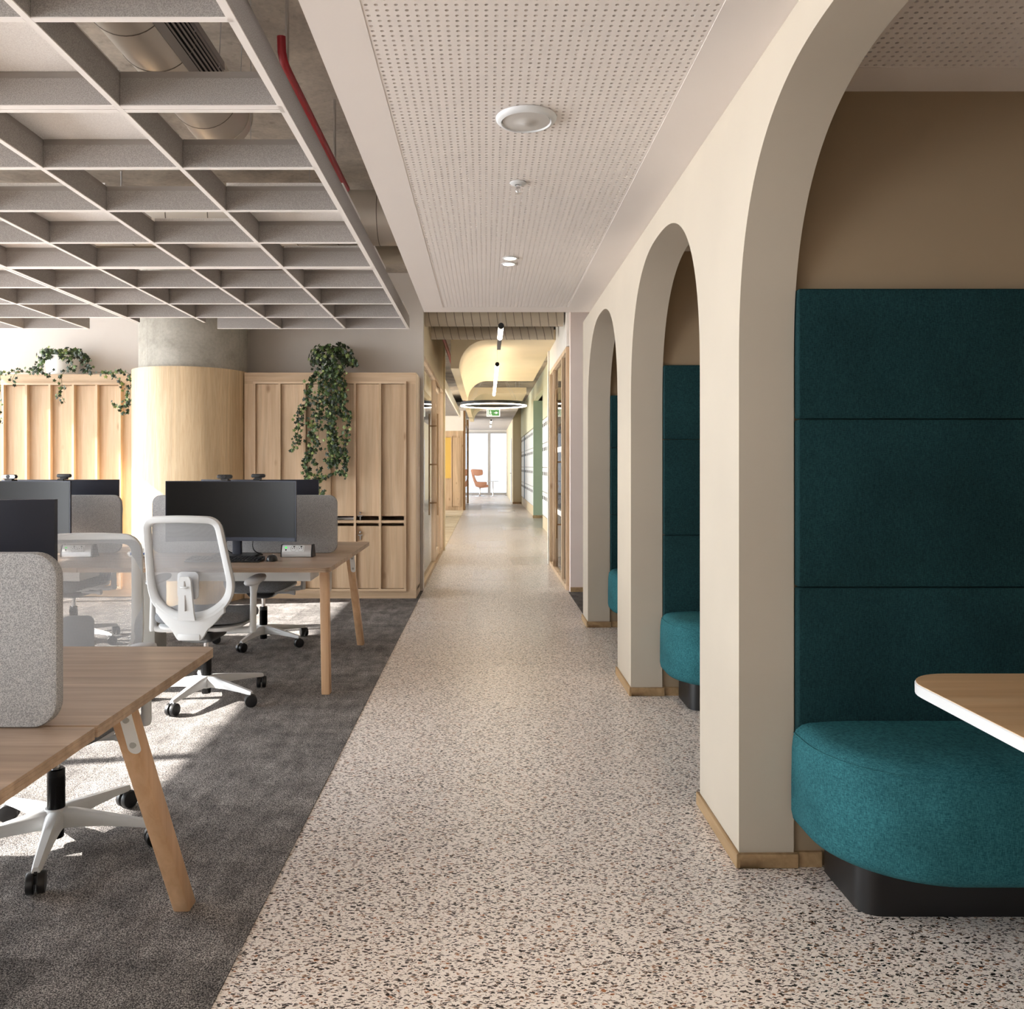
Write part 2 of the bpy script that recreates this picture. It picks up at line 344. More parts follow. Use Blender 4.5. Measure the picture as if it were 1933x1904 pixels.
# ------------------------------------------------------------------ the setting
XC = -0.66                                               # carpet / terrazzo edge
XW = 0.82; XWI = 0.998; ZC = 2.522                         # arch wall faces, corridor ceiling height
fl = struct(B(XC, 4.6, -3.0, YEND, -0.12, -0.006).build('floor', 'terrazzo'))
tile = B(-0.2497, 0.2497, -0.4997, 0.4997, -0.006, 0.0).build('floor_tile', 'terrazzo', fl, (0, 0, 0)).data
C.objects.unlink(bpy.data.objects['floor_tile']); bpy.data.objects.remove(bpy.data.objects['floor_tile'])
for i in range(4):
    for j in range(37):
        y = 1.5+j
        if i == 3 and 7.6 < y < 8.4: continue
        t = inst('floor_tile', tile, fl, (XC+0.25+0.5*i, y+(0.5 if i % 2 else 0), 0), (random.uniform(-1, 1)*0.0006, random.uniform(-1, 1)*0.0008, 0))
for i in range(4, 6):
    for j in range(6): inst('floor_tile', tile, fl, (XC+0.25+0.5*i, 1.5+j, 0), (0, 0, 0))
cf = struct(B(WX, XC, -3.0, 8.9, -0.12, -0.004).build('floor_carpet', 'carpet'))
ct = B(-0.25, 0.25, -0.25, 0.25, -0.004, 0.003).build('carpet_tile', 'carpet', cf, (0, 0, 0), bevel=0.0007, seg=1).data
C.objects.unlink(bpy.data.objects['carpet_tile']); bpy.data.objects.remove(bpy.data.objects['carpet_tile'])
for i in range(10):
    for j in range(14):
        inst('carpet_tile', ct, cf, (XC-0.25-0.5*i, 1.45+0.5*j, 0), (0, 0, random.choice((0, PI/2, PI))))
struct(B(WX, XC, 8.9, 13.0, -0.12, 0.001).build('floor_meeting_room', 'pale_floor'))
struct(B(WX, XC, 13.0, 25.0, -0.12, 0.003).build('floor_lounge', 'beige_carpet'))
struct(B(WX, XC, 25.0, YEND, -0.12, 0.001).build('floor_end', 'pale_floor'))
struct(B(0.85, 4.6, 7.16, 8.62, -0.002, 0.004).build('floor_side_carpet', 'carpet'))
struct(B(WX-0.4, 4.7, -3.2, YEND+0.3, SLAB, SLAB+0.25).build('ceiling', 'concrete'))

# left window wall
sp = struct(B(WX-0.12, WX+0.02, -3.2, YEND, WZ, SLAB).build('wall_left', 'wall_white'))
ys = [-3.2+1.55*i for i in range(28)]
for n, y0 in enumerate(ys[:-1]):
    y1 = min(ys[n+1], YEND)
    if y0 >= YEND: break
    wf = struct(MB().box(WX-0.06, WX+0.06, y0-0.03, y0+0.03, 0, WZ).box(WX-0.05, WX+0.05, y0+0.03, y1-0.03, 0, 0.06).box(WX-0.05, WX+0.05, y0+0.03, y1-0.03, WZ-0.05, WZ).build('window_%d' % (n+1), 'aluminium'))
    B(WX-0.008, WX+0.008, y0+0.03, y1-0.03, 0.06, WZ-0.05).build('pane', 'window_glass' if y0 < 12.8 else 'tinted_glass', wf)
# far window wall
sp = struct(B(WX, 4.6, YEND-0.05, YEND+0.15, 2.88, SLAB).build('wall_far', 'wall_white'))
xs = [WX, -4.2, -2.65, -1.1, 0.13, 1.36, 2.6]
for n in range(len(xs)-1):
    wf = struct(MB().box(xs[n+1]-0.06, xs[n+1]+0.06, YEND-0.05, YEND+0.09, 0, 2.88).box(xs[n]+0.06, xs[n+1]-0.06, YEND, YEND+0.09, 0, 0.10).box(xs[n]+0.06, xs[n+1]-0.06, YEND, YEND+0.09, 2.80, 2.88).build('window_%d' % (40+n), 'aluminium'))
    B(xs[n]+0.06, xs[n+1]-0.06, YEND+0.035, YEND+0.05, 0.10, 2.80).build('pane', 'dimming_glass', wf)
struct(B(2.66, 4.6, YEND-0.05, YEND+0.1, 0, 2.88).build('wall_far_side', 'wall_white'))
# walls behind the camera and far right
struct(B(WX, 4.6, -3.2, -3.0, 0, SLAB).build('wall_rear', 'wall_white'))
struct(B(4.6, 4.7, -3.2, YEND, 0, SLAB).build('wall_outer', 'wall_white'))
# grey wall above / behind the cabinets
struct(B(WX, XC, 8.72, 8.86, 0, SLAB).build('wall_back', 'wall_grey'))

# arch wall
def arch_wall():
    mb = MB(); half = 0.765; bb = 0.775; zs = 1.625; top = ZC
    cs = [2.71-half, 4.735-half, 6.745-half]; segs = []
    def zz(t): t = min(1, abs(t)); return zs+bb*(1-t**2.5)**0.4
    edges = [-3.0]; cols = []
    # list of (y, z_low) columns; piers reach the floor
    pts = []
    y = -3.0
    for c in cs:
        pts.append(('pier', y, c-half)); arc = []
        for k in range(65):
            a = PI*k/64; t = -math.cos(a); arc.append((c+half*t, zz(t)))
        pts.append(('arch', arc)); y = c+half
    pts.append(('pier', y, 7.08))
    def quadwall(y0, z0, y1, z1):
        mb.add([(XW, y0, z0), (XW, y1, z1), (XW, y1, top), (XW, y0, top)], [(0, 1, 2, 3)])
        mb.add([(XWI, y0, z0), (XWI, y1, z1), (XWI, y1, top), (XWI, y0, top)], [(3, 2, 1, 0)])
    for p in pts:
        if p[0] == 'pier':
            quadwall(p[1], 0, p[2], 0)
            for yy in (p[1], p[2]): mb.add([(XW, yy, 0), (XWI, yy, 0), (XWI, yy, zs), (XW, yy, zs)], [(0, 1, 2, 3)])
            mb.add([(XW, p[1], zs), (XW, p[2], zs)], [])
        else:
            a = p[1]
            for (y0, z0), (y1, z1) in zip(a, a[1:]): quadwall(y0, z0, y1, z1)
            mb.mat(1); k = len(a)
            mb.add([(XW, y, z) for y, z in a]+[(XWI, y, z) for y, z in a], [(i, i+1, k+i+1, k+i) for i in range(k-1)]); mb.mat(0)
    mb.add([(XW, 7.08, zs), (XWI, 7.08, zs), (XWI, 7.08, top), (XW, 7.08, top)], [(0, 1, 2, 3)])
    me = mb
    o = me.build('wall_right', ['cream', 'cream'])
    for p_ in o.data.polygons: p_.use_smooth = p_.material_index == 1
    return struct(o), cs, half
wr, ACS, AH = arch_wall()
JY = [c+AH for c in ACS]                                 # far jambs of the three arches
piers = [(JY[0], ACS[1]-AH), (JY[1], ACS[2]-AH), (JY[2], 7.08)]
for n, (a, b_) in enumerate(piers):
    bd = struct(MB().box(XW-0.012, XW, a-0.012, b_+0.012, 0.0, 0.048).box(XW, XWI+0.012, a-0.012, a, 0.0, 0.048).build('baseboard_right', 'base_oak', bevel=0.002, seg=1))
    # booth partition behind each pier
    struct(B(XWI, 2.36, a+0.012, b_, 0, ZC).build('wall_booth', 'booth_wall'))
    B(XWI, 1.09, a-0.001, a+0.012, 0.0, 0.048).build('baseboard_booth', 'base_oak')
    struct(bpy.data.objects['baseboard_booth' if n == 0 else 'baseboard_booth.%03d' % n])
struct(B(2.36, 2.45, -3.0, 7.08, 0, ZC).build('wall_booth_back', 'booth_wall'))

# perforated corridor ceiling
def perforated(mb, x0, y0, nx, ny, p, r, z, depth):
    hs = [(r*math.cos(PI/4*k), r*math.sin(PI/4*k)) for k in range(8)]
    V = []; Fc = []
    for i in range(nx):
        for j in range(ny):
            cx = x0+(i+0.5)*p; cy = y0+(j+0.5)*p; o = len(V); h = p/2
            V += [(cx+h, cy+h, z), (cx-h, cy+h, z), (cx-h, cy-h, z), (cx+h, cy-h, z)]
            V += [(cx+a, cy+b_, z) for a, b_ in hs]+[(cx+a, cy+b_, z+depth) for a, b_ in hs]
            for c in range(4):
                k = 2*c+1
                Fc += [(o+c, o+4+k, o+4+(k-1)), (o+c, o+4+(k+1) % 8, o+4+k), (o+c, o+(c+1) % 4, o+4+(k+1) % 8)]
            for k in range(8): Fc.append((o+4+k, o+4+(k+1) % 8, o+12+(k+1) % 8, o+12+k))
    mb.add(V, Fc)
cw = struct(MB().box(-0.493, XW, -3.0, 1.0, ZC, ZC+0.10).box(-0.493, -0.333, 1.0, 6.62, ZC, ZC+0.10).box(0.628, XW, 1.0, 6.62, ZC, ZC+0.10).box(-0.333, 0.628, 6.42, 6.62, ZC, ZC+0.10)
            .build('ceiling_corridor', 'ceiling_white'))
pn = 36; pp = (0.628+0.333)/pn; pny = int((6.42-1.0)/pp)
mb = MB(); perforated(mb, -0.333, 1.0, pn, pny, pp, 0.0058, ZC+0.0015, 0.006)
pf = mb.build('perforated_panel', 'ceiling_white', cw); 
yl = 1.0+pny*pp
B(-0.333, 0.628, yl, 6.42, ZC+0.0015, ZC+0.012).build('panel_end_strip', 'ceiling_white', cw)
B(-0.333, 0.628, 1.0, 6.42, ZC+0.0085, ZC+0.09).build('fleece_backing', 'fleece', cw)
cb = struct(MB().box(XWI, 2.36, -3.0, 0.9, ZC, ZC+0.1).box(XWI, 1.12, 0.9, 2.722, ZC, ZC+0.1).box(1.12, 2.36, 2.56, 2.722, ZC, ZC+0.1).box(XWI, 2.36, 2.722, 7.08, ZC, ZC+0.1).build('ceiling_booth', 'ceiling_white'))
nby = int(1.66/pp); mb = MB(); perforated(mb, 1.12, 2.56-nby*pp, int(1.24/pp), nby, pp, 0.0058, ZC+0.0015, 0.006); mb.build('perforated_panel', 'ceiling_white', cb)
B(1.12, 2.36, 0.9, 2.56, ZC+0.0085, ZC+0.09).build('fleece_backing', 'fleece', cb)
struct(B(XW, 2.45, -3.0, 7.08, ZC+0.1, SLAB).build('wall_bulkhead_right', 'ceiling_white'))

# corridor beyond: right side
struct(MB().box(XW+0.05, 4.6, 8.64, 8.74, 0, SLAB).build('wall_pink', 'pinkish'))
struct(B(XW+0.05, 2.4, 8.625, 8.64, 0, 0.05).build('baseboard_pink', 'base_oak'))
struct(MB().box(XW+0.02, XW+0.16, 8.74, 11.07, 2.56, SLAB).box(XW, XW+0.09, 11.07, 11.2, 0, SLAB).box(XW+0.09, 4.6, 11.1, 11.2, 0, SLAB).build('wall_door_side', 'wall_white'))
for a, b_, z0 in ((11.2, 17.8, 2.292), (17.8, 21.0, 2.95), (21.1, 28.9, 2.292)): struct(B(1.2, 1.3, a, b_, z0, SLAB).build('wall_locker_header', 'pale_green'))
struct(MB().box(1.185, 2.6, 21.0, 21.1, 0, 2.95).box(2.5, 2.6, 17.8, 21.0, 0, SLAB).box(1.61, 2.6, 17.79, 17.89, 0, SLAB).build('wall_mint', 'mint'))
struct(B(1.17, 1.5, 20.985, 21.0, 0, 0.07).build('baseboard_mint', 'base_oak'))
struct(MB().box(0.92, 2.6, 28.9, 29.05, 0, SLAB).box(0.92, 1.0, 29.05, 30.0, 0, SLAB).box(0.92, 1.0, 31.0, YEND, 0, SLAB).box(0.92, 1.0, 30.0, 31.0, 2.3, SLAB).build('wall_end_right', 'wall_cream'))
struct(B(0.91, 1.3, 28.885, 28.9, 0, 0.07).build('baseboard_end', 'base_oak'))
d = struct(B(0.90, 0.95, 30.0, 31.0, 0, 2.3).build('door_3', 'white_plastic')); MB().tube([(0.90, 30.1, 1.05), (0.86, 30.1, 1.05), (0.86, 30.25, 1.05)], 0.012, 8).build('door_handle', 'chrome', d)
struct(B(WX, 0.92, 23.5, YEND-0.05, 2.95, 3.0).build('ceiling_end', 'grey_soffit'))

# left of the corridor beyond the desks: glazed meeting room
ZG = 2.48
def glazed(name, label, x, y0, y1, posts, door, side, hy, hz):
    g = thing(name, label, 'partition', (x, (y0+y1)/2, 0)); my = (y0+y1)/2
    for p in posts: B(-0.035, 0.035, p-0.02-my, p+0.02-my, 0.05, ZG-0.05).build('post', 'oak', g, bevel=0.003, seg=1)
    B(-0.04, 0.04, y0-my, y1-my, 0.002, 0.05).build('bottom_rail', 'base_oak', g); B(-0.04, 0.04, y0-my, y1-my, ZG-0.05, ZG).build('top_rail', 'oak', g)
    for a, b_ in zip(posts, posts[1:]): B(-0.006, 0.006, a+0.02-my, b_-0.02-my, 0.05, ZG-0.05).build('pane', 'glass', g)
    da, db = door
    f = MB()
    for q in (da, db-0.08): f.box(-0.022, 0.022, q-my, q+0.08-my, 0.06, ZG-0.06)
    f.box(-0.022, 0.022, da+0.08-my, db-0.08-my, 0.06, 0.16).box(-0.022, 0.022, da+0.08-my, db-0.08-my, ZG-0.16, ZG-0.06)
    dd = f.build('door', 'oak', g, bevel=0.003, seg=1)
    hb = MB()
    for sx in (-0.06, 0.06): hb.tube([(sx, hy-my, hz[0]), (sx, hy-my, hz[1])], 0.011, 8)
    for t in (0.12, 0.5, 0.88):
        z = hz[0]+(hz[1]-hz[0])*t; hb.tube([(-0.06, hy-my, z), (0.06, hy-my, z)], 0.009, 8)
    hb.build('pull_handle', 'brass', dd)
    return g
glazed('glass_partition', 'glazed oak partition with door and tall pull handle beside the grey wall end', -0.70, 8.87, 12.86, [8.89, 11.0, 12.0, 12.84], (11.05, 11.95), 1, 10.96, (0.66, 1.99))
bpy.data.objects['glass_partition']
struct(MB().box(-0.74, -0.66, 8.86, 12.9, ZG, SLAB).build('wall_meeting_header', 'wall_cream'))
struct(MB().box(-0.78, -0.64, 12.87, 13.02, 0, SLAB).build('trim_1', 'wall_cream'))
struct(MB().box(WX, -0.78, 12.92, 12.98, ZG, SLAB).build('wall_meeting_far', 'wall_cream'))
g2 = thing('glass_screen', 'clear glass screen closing the far end of the meeting room', 'partition', (-3.3, 12.95, 0))
for i in range(3): B(-2.98+1.83*i, -1.17+1.83*i, -0.006, 0.006, 0.05, ZG-0.02).build('pane', 'glass', g2)
MB().box(-2.98, 2.52, -0.02, 0.02, 0.0, 0.05).build('bottom_rail', 'aluminium', g2)
# wood cabin wall with yellow panel and bulkhead
blk = thing('cabin_wall', 'oak clad cabin end with a yellow pinboard past the meeting room', 'cabin', (-1.02, 24.7, 0))
B(-0.36, 0.33, 0, 4.2, 0, 2.35).build('body', 'oak', blk); B(-0.37, 0.34, -0.01, 4.2, 2.35, 3.2).build('bulkhead', 'wall_white', blk)
B(-0.30, -0.02, -0.03, 0, 0.95, 2.15).build('pinboard', 'yellow', blk); B(0.02, 0.24, -0.03, 0, 0.12, 2.15).build('panel', 'oak', blk); B(-0.30, -0.02, -0.03, 0, 0.12, 0.90).build('panel', 'oak', blk)
for q in (-0.01, 0.26): B(q-0.012, q+0.012, -0.05, 0, 0.1, 2.2).build('batten', 'oak', blk)
glazed2 = thing('glass_side_screen', 'narrow glass screen beside the oak cabin end', 'partition', (-0.66, 27.0, 0))
B(-0.01, 0.01, -2.2, 2.4, 0.0, 2.6).build('pane', 'glass', glazed2)
for q in (-2.25, 2.4): B(-0.04, 0.04, q, q+0.06, 0, 3.0).build('post', 'brass', glazed2)
MB().box(-0.03, 0.03, -2.19, 2.4, 2.6, 2.66).build('top_rail', 'brass', glazed2)

# ------------------------------------------------------------------ baffle ceiling over the desks
GZ = 2.582; GH = 0.124; GC = 0.024; GX = -0.716; CELL = 0.6
def baffle_mesh(name, L, th, axis):
    a, b_ = (-L/2, L/2), (-th/2, th/2); s = (a+b_) if axis == 'x' else (b_+a)
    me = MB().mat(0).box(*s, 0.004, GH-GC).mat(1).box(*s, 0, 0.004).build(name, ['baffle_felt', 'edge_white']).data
    t2 = th*0.8; b2 = (-t2/2, t2/2); s2 = (a+b2) if axis == 'x' else (b2+a)
    me2 = MB().box(*s2, GH-GC, GH).build('top_rail', 'rail_grey').data
    for o in [o for o in C.objects if o.data in (me, me2)]: bpy.data.objects.remove(o)
    return me, me2
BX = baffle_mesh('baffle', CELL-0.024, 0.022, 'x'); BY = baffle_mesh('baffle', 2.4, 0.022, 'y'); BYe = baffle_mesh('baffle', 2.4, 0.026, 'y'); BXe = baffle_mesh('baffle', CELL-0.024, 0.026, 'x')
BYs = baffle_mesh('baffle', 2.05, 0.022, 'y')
def put(meshes, root, loc):
    o = inst('baffle', meshes[0], root, loc); inst('top_rail', meshes[1], o, (0, 0, 0)); return o
white_cells = {(2.4, 1), (3.0, 1), (4.2, 2), (4.2, 0), (4.8, 1), (4.8, 3), (5.4, 0), (5.4, 4), (6.0, 3), (6.0, 5), (6.6, 4), (6.6, 1), (0.6, 1), (7.2, 0)}
mods = []
for (r0, rl) in ((0.6, 'near the perforated panel speaker'), (3.0, 'around the ceiling duct end'), (5.4, 'in front of the concrete column')):
    for (c0, nc) in ((0, 4), (4, 3)):
        side = 'nearer the corridor' if c0 == 0 else 'nearer the windows'
        root = thing('baffle_ceiling', {0.6: 'grey felt baffle grid hung below the straight duct', 3.0: 'grey felt baffle grid hung past the duct end', 5.4: 'grey felt baffle grid hung in front of the column'}[r0]+(', corridor side' if c0 == 0 else ', window side'), 'baffle ceiling', (0, 0, GZ), 0, 'felt baffle grids over the desks')
        x1 = GX-CELL*c0; x0 = x1-CELL*nc
        for i in range(nc+1):
            x = x1-CELL*i; edge = i in (0, nc)
            if edge: x += -0.015 if i == 0 else 0.015
            notch = r0 == 5.4 and -3.2 < x < -2.4
            put(BYs if notch else (BYe if edge else BY), root, (x, r0+(1.025 if notch else 1.2), 0))
        for j in range(5):
            y = r0+CELL*j; e = j in (0, 4)
            if e: y += 0.015 if j == 0 else -0.015
            for i in range(nc):
                xc = x1-CELL*(i+0.5)
                if r0 == 5.4 and j == 4 and -3.45 < xc < -2.25: continue
                put(BXe if e else BX, root, (xc, y, 0))
        for (yy, c) in white_cells:
            if r0-0.01 <= yy < r0+2.39 and c0 <= c < c0+nc:
                xr = GX-CELL*c
                MB().box(xr-CELL+0.006, xr-0.006, yy+0.006, yy+CELL-0.006, GH+0.001, GH+0.022).build('acoustic_panel', 'panel_white', root)
        for x in (x0+0.3, x1-0.3):
            for y in (r0+0.6, r0+1.8): MB().tube([(x, y, GH), (x, y, SLAB-GZ)], 0.0015, 5).build('hanger_wire', 'aluminium', root)

# ------------------------------------------------------------------ services under the slab
def ring_path(c, r, n=40, axis='y'):
    return [(c[0]+r*math.cos(2*PI*k/n), c[1], c[2]+r*math.sin(2*PI*k/n)) if axis == 'y' else (c[0], c[1]+r*math.cos(2*PI*k/n), c[2]+r*math.sin(2*PI*k/n)) for k in range(n)]
d = thing('air_duct', 'large galvanised round duct with slotted grille above the near baffle grid', 'duct', (-1.32, 0, 3.037))
MB().tube([(0, -2.0, 0), (0, 4.08, 0)], 0.16, 48).build('duct_body', 'galvanised', d, smooth=40)
MB().tube([(0, 4.08, 0), (0, 4.14, 0)], [0.164, 0.164], 48).build('end_cap', 'galvanised', d, smooth=40)
for k in range(6): MB().tube(ring_path((0, 2.5+0.28*k, 0), 0.1605), 0.0022, 6, True).build('seam', 'duct_seam', d, smooth=60)
g = MB()
a0 = math.radians(-32)
def arcp(a, r, y): return (r*math.cos(a), y, r*math.sin(a))
for (y0, y1) in ((1.2, 3.66),):
    for k in range(2):
        aa = math.radians(-44+50*k); g.add([arcp(aa-0.10, 0.163, y0), arcp(aa+0.10, 0.163, y0), arcp(aa+0.10, 0.163, y1), arcp(aa-0.10, 0.163, y1), arcp(aa-0.10, 0.175, y0), arcp(aa+0.10, 0.175, y0), arcp(aa+0.10, 0.175, y1), arcp(aa-0.10, 0.175, y1)],
              [(0, 3, 2, 1), (4, 5, 6, 7), (0, 1, 5, 4), (1, 2, 6, 5), (2, 3, 7, 6), (3, 0, 4, 7)])
gr = g.build('grille_frame', 'rail_grey', d)
bk = MB()
for k in range(8):
    a1 = math.radians(-39+40*k/8); a2 = math.radians(-39+40*(k+1)/8)
    bk.add([arcp(a1, 0.1615, 1.2), arcp(a2, 0.1615, 1.2), arcp(a2, 0.1615, 3.66), arcp(a1, 0.1615, 3.66)], [(0, 1, 2, 3)])
bk.build('grille_void', 'dark', gr)
for k in range(6):
    aa = math.radians(-35+32*k/5); MB().tube([arcp(aa, 0.168, 1.2), arcp(aa, 0.168, 3.66)], 0.0045, 6).build('slat', 'rail_grey', gr)
for k in range(3): MB().tube([(0.18, 3.3+0.3*k, 0.28), (0.168, 3.3+0.3*k, -0.02)], 0.002, 5).build('strap', 'aluminium', d)
d = thing('cross_duct', 'wide galvanised duct crossing above the baffles before the column', 'duct', (0, 5.72, 3.0))
MB().tube([(-5.6, 0, 0), (-0.38, 0, 0)], 0.185, 40).build('duct_body', 'galvanised', d, smooth=40)
for k in range(18): MB().tube(ring_path((-0.45-0.28*k, 0, 0), 0.1855, 36, 'x'), 0.003, 6, True).build('seam', 'duct_seam', d, smooth=60)
for x in (-0.7, -2.5, -4.4): MB().tube([(x, 0, 0.18), (x, 0, SLAB-3.0)], 0.006, 6).build('hanger', 'aluminium', d)
d = thing('service_pipe', 'slim pale pipe running beside the wide cross duct', 'pipe', (0, 6.05, 2.83)); MB().tube([(-5.6, 0, 0), (-0.38, 0, 0)], 0.065, 24).build('pipe_body', 'duct_paint', d, smooth=40)
for x in (-0.6, -2.6, -4.4): MB().tube([(x, 0, 0.06), (x, 0, SLAB-2.83)], 0.005, 6).build('hanger', 'aluminium', d)
d = thing('sprinkler_pipe', 'red sprinkler pipe clamped under the concrete slab', 'pipe', (-0.835, 0, 2.96))
MB().tube([(0, 3.40, 0.09), (0, 3.41, 0.03), (0, 3.45, 0.005), (0, 3.52, 0), (0, 5.0, 0)], 0.018, 12).build('pipe_run', 'red_pipe', d, smooth=60)
for y in (3.5, 4.6): MB().tube([(0.0, y, 0.02), (0.0, y, SLAB-2.96)], 0.008, 8).build('clamp', 'chrome', d)

# ceiling fittings in the perforated corridor ceiling
o = thing('ceiling_speaker', 'round white speaker with grey grille set in the perforated ceiling', 'speaker', (0.14, 2.93, ZC))
MB().lathe([(0.107, 0.0), (0.106, -0.006), (0.098, -0.014), (0.088, -0.017), (0.084, -0.012), (0.084, 0.0)], 48).build('ring', 'white_plastic', o, smooth=50)
MB().lathe([(0.084, -0.008), (0.083, -0.013), (0.05, -0.016), (0.022, -0.017), (0.016, -0.021), (0.001, -0.022)], 48).build('grille', 'speaker_grille', o, smooth=50)
o = thing('fire_sprinkler', 'small chrome sprinkler head on a white rosette', 'sprinkler', (0.137, 3.6, ZC))
MB().lathe([(0.036, 0.0), (0.036, -0.003), (0.028, -0.008), (0.014, -0.010), (0.012, 0.0)], 28).build('rosette', 'white_plastic', o, smooth=50)
MB().lathe([(0.008, -0.01), (0.008, -0.022), (0.004, -0.024), (0.003, -0.042), (0.012, -0.044), (0.012, -0.046), (0.001, -0.046)], 16).build('nozzle', 'chrome', o, smooth=50)
MB().tube([(-0.008, 0, -0.018), (-0.009, 0, -0.034), (0, 0, -0.046)], 0.002, 6).tube([(0.008, 0, -0.018), (0.009, 0, -0.034), (0, 0, -0.046)], 0.002, 6).build('yoke', 'chrome', o)
def downlight(x, y, label, energy, group=None):
    o = thing('downlight', label, 'downlight', (x, y, ZC), 0, group)
    MB().lathe([(0.044, 0.0), (0.044, -0.004), (0.036, -0.005), (0.033, -0.001), (0.033, 0.0)], 28).build('trim_ring', 'white_plastic', o, smooth=50)
    MB().lathe([(0.033, -0.0005), (0.033, -0.0035), (0.001, -0.0035)], 24).build('lens', 'lamp_warm', o)
    l = bpy.data.lights.new('downlight_beam', 'SPOT'); l.energy = energy; l.spot_size = math.radians(80); l.spot_blend = 0.7; l.color = (1.0, 0.84, 0.66); l.shadow_soft_size = 0.04
    lo = bpy.data.objects.new('downlight_beam', l); C.objects.link(lo); lo.parent = o; lo.location = (0, 0, -0.02)
DG = 'small round downlights in the perforated ceiling'
downlight(0.14, 4.90, 'small lit downlight in the perforated ceiling past the sprinkler', 10, DG); downlight(0.135, 5.04, 'small lit downlight in the perforated ceiling past the sprinkler', 10, DG)
downlight(0.14, 1.05, 'lit downlight in the plain near end of the corridor ceiling', 26, DG); downlight(0.14, 0.90, 'lit downlight in the plain near end of the corridor ceiling', 26, DG)
downlight(1.95, 0.75, 'lit downlight in the booth ceiling', 5)

# ------------------------------------------------------------------ column
co = thing('column', 'round concrete column clad in light oak veneer up to cabinet height', 'column', (-2.93, 8.30, 0))
MB().tube([(0.02, 0.02, 0.0), (0.02, 0.02, SLAB)], 0.515, 72).build('concrete_shaft', 'concrete_column', co, smooth=40)
MB().tube([(0, 0, 0.0), (0, 0, 2.232)], 0.55, 96).build('veneer_cladding', 'oak_cladding', co, smooth=40)

# ------------------------------------------------------------------ cabinets
def cabinet(label, xl, xr, yf, z1, bl, br, bt, bb_, nb, proud, locks):
    c = thing('wall_cabinet', label, 'cabinet', ((xl+xr)/2, yf, 0)); ox = (xl+xr)/2
    L, R = xl-ox, xr-ox; il, ir = L+bl, R-br; zb, zt = bb_, z1-bt; dp = 8.72-yf
    MB().box(L, L+0.018, 0.02, dp, 0, z1-0.02).box(R-0.018, R, 0.02, dp, 0, z1-0.02).box(L, R, 0.02, dp, z1-0.02, z1).box(L, R, dp-0.02, dp, 0, z1-0.02).box(L, R, 0.02, dp-0.02, 0.07, 0.09).build('carcass', 'oak', c)
    B(L, R, 0, 0.02, zt, z1).build('top_board', 'oak_h', c); B(L, R, 0, 0.02, 0.0, zb).build('bottom_board', 'oak_h', c)
    B(L, il, 0, 0.02, zb, zt).build('side_board', 'oak', c); B(ir, R, 0, 0.02, zb, zt).build('side_board', 'oak', c)
    bw = (ir-il)/nb; t = 0.011
    zm = 0.757
    for i in range(nb+1):
        x = il+bw*i; B(x-t, x+t, -proud, 0.06, zb, zt).build('batten', 'oak', c)
    B(il-t, ir+t, -proud, 0.03, zt, zt+0.022).build('top_lip', 'oak_h', c); B(il-t, ir+t, -proud, 0.03, zb-0.022, zb).build('bottom_lip', 'oak_h', c)
    for i in range(nb):
        x0 = il+bw*i+t; x1 = il+bw*(i+1)-t
        B(x0, x1, -proud+0.004, 0.45, zm-0.013, zm+0.013).build('shelf', 'oak_h', c)
        du = B(x0+0.001, x1-0.001, 0.008, 0.027, 0.812, zt-0.003).build('door', 'oak', c); dl = B(x0+0.001, x1-0.001, 0.008, 0.027, zb+0.003, 0.714).build('door', 'oak', c)
        if i in locks:
            for dd, z in ((du, 0.845), (dl, 0.655)):
                MB().tube([(x0+0.04, 0.008, z), (x0+0.04, -0.012, z)], 0.010, 14).tube([(x0+0.04, -0.012, z), (x0+0.04, -0.028, z-0.004)], 0.006, 8).box(x0+0.018, x0+0.062, -0.006, -0.002, z-0.036, z-0.024).box(x0+0.034, x0+0.046, -0.006, -0.003, z-0.075, z-0.036).build('lock_and_key', 'chrome', dd)
    return c
cab_r = cabinet('tall oak locker cabinet with vertical battens and keyed doors right of the column', -2.376, -0.69, 8.20, 2.22, 0.102, 0.106, 0.11, 0.10, 6, 0.022, (4,))
cab_l = cabinet('tall oak cabinet with deep vertical battens left of the column', -5.75, -3.495, 8.34, 2.22, 0.24, 0.15, 0.11, 0.10, 8, 0.04, ())
for i in range(3): tag(B(-1.52, -1.30, 8.30, 8.50, 0.7705+0.008*i, 0.777+0.008*i).build('paper_stack', 'paper'), 'thin stack of white paper in the cabinet slot', 'paper', 'papers in the cabinet slot')

# ------------------------------------------------------------------ ivy
LEAF = [(0, -1.0), (0.22, -0.42), (0.72, -0.42), (0.46, 0.05), (0.60, 0.55), (0.12, 0.42), (0, 0.30)]
LEAF = LEAF+[(-x, y) for x, y in reversed(LEAF[1:-1])]
def add_leaf(mb, p, n, size, roll):
    n = Vector(n).normalized(); up = Vector((0, 0, 1)); u = up.cross(n)
    if u.length < 1e-3: u = Vector((1, 0, 0))
    u.normalize(); v = n.cross(u)
    cr, sr = math.cos(roll), math.sin(roll)
    a = u*cr+v*sr; b_ = -u*sr+v*cr
    pts = [Vector(p)+(a*x+b_*y)*size+n*(-abs(x)*0.22-0.12*y*y)*size for x, y in LEAF]
    o = [Vector(p)+b_*(-0.05)*size+n*0.03*size]
    k = len(pts); mb.add(o+pts, [(0, 1+i, 1+(i+1) % k) for i in range(k)])
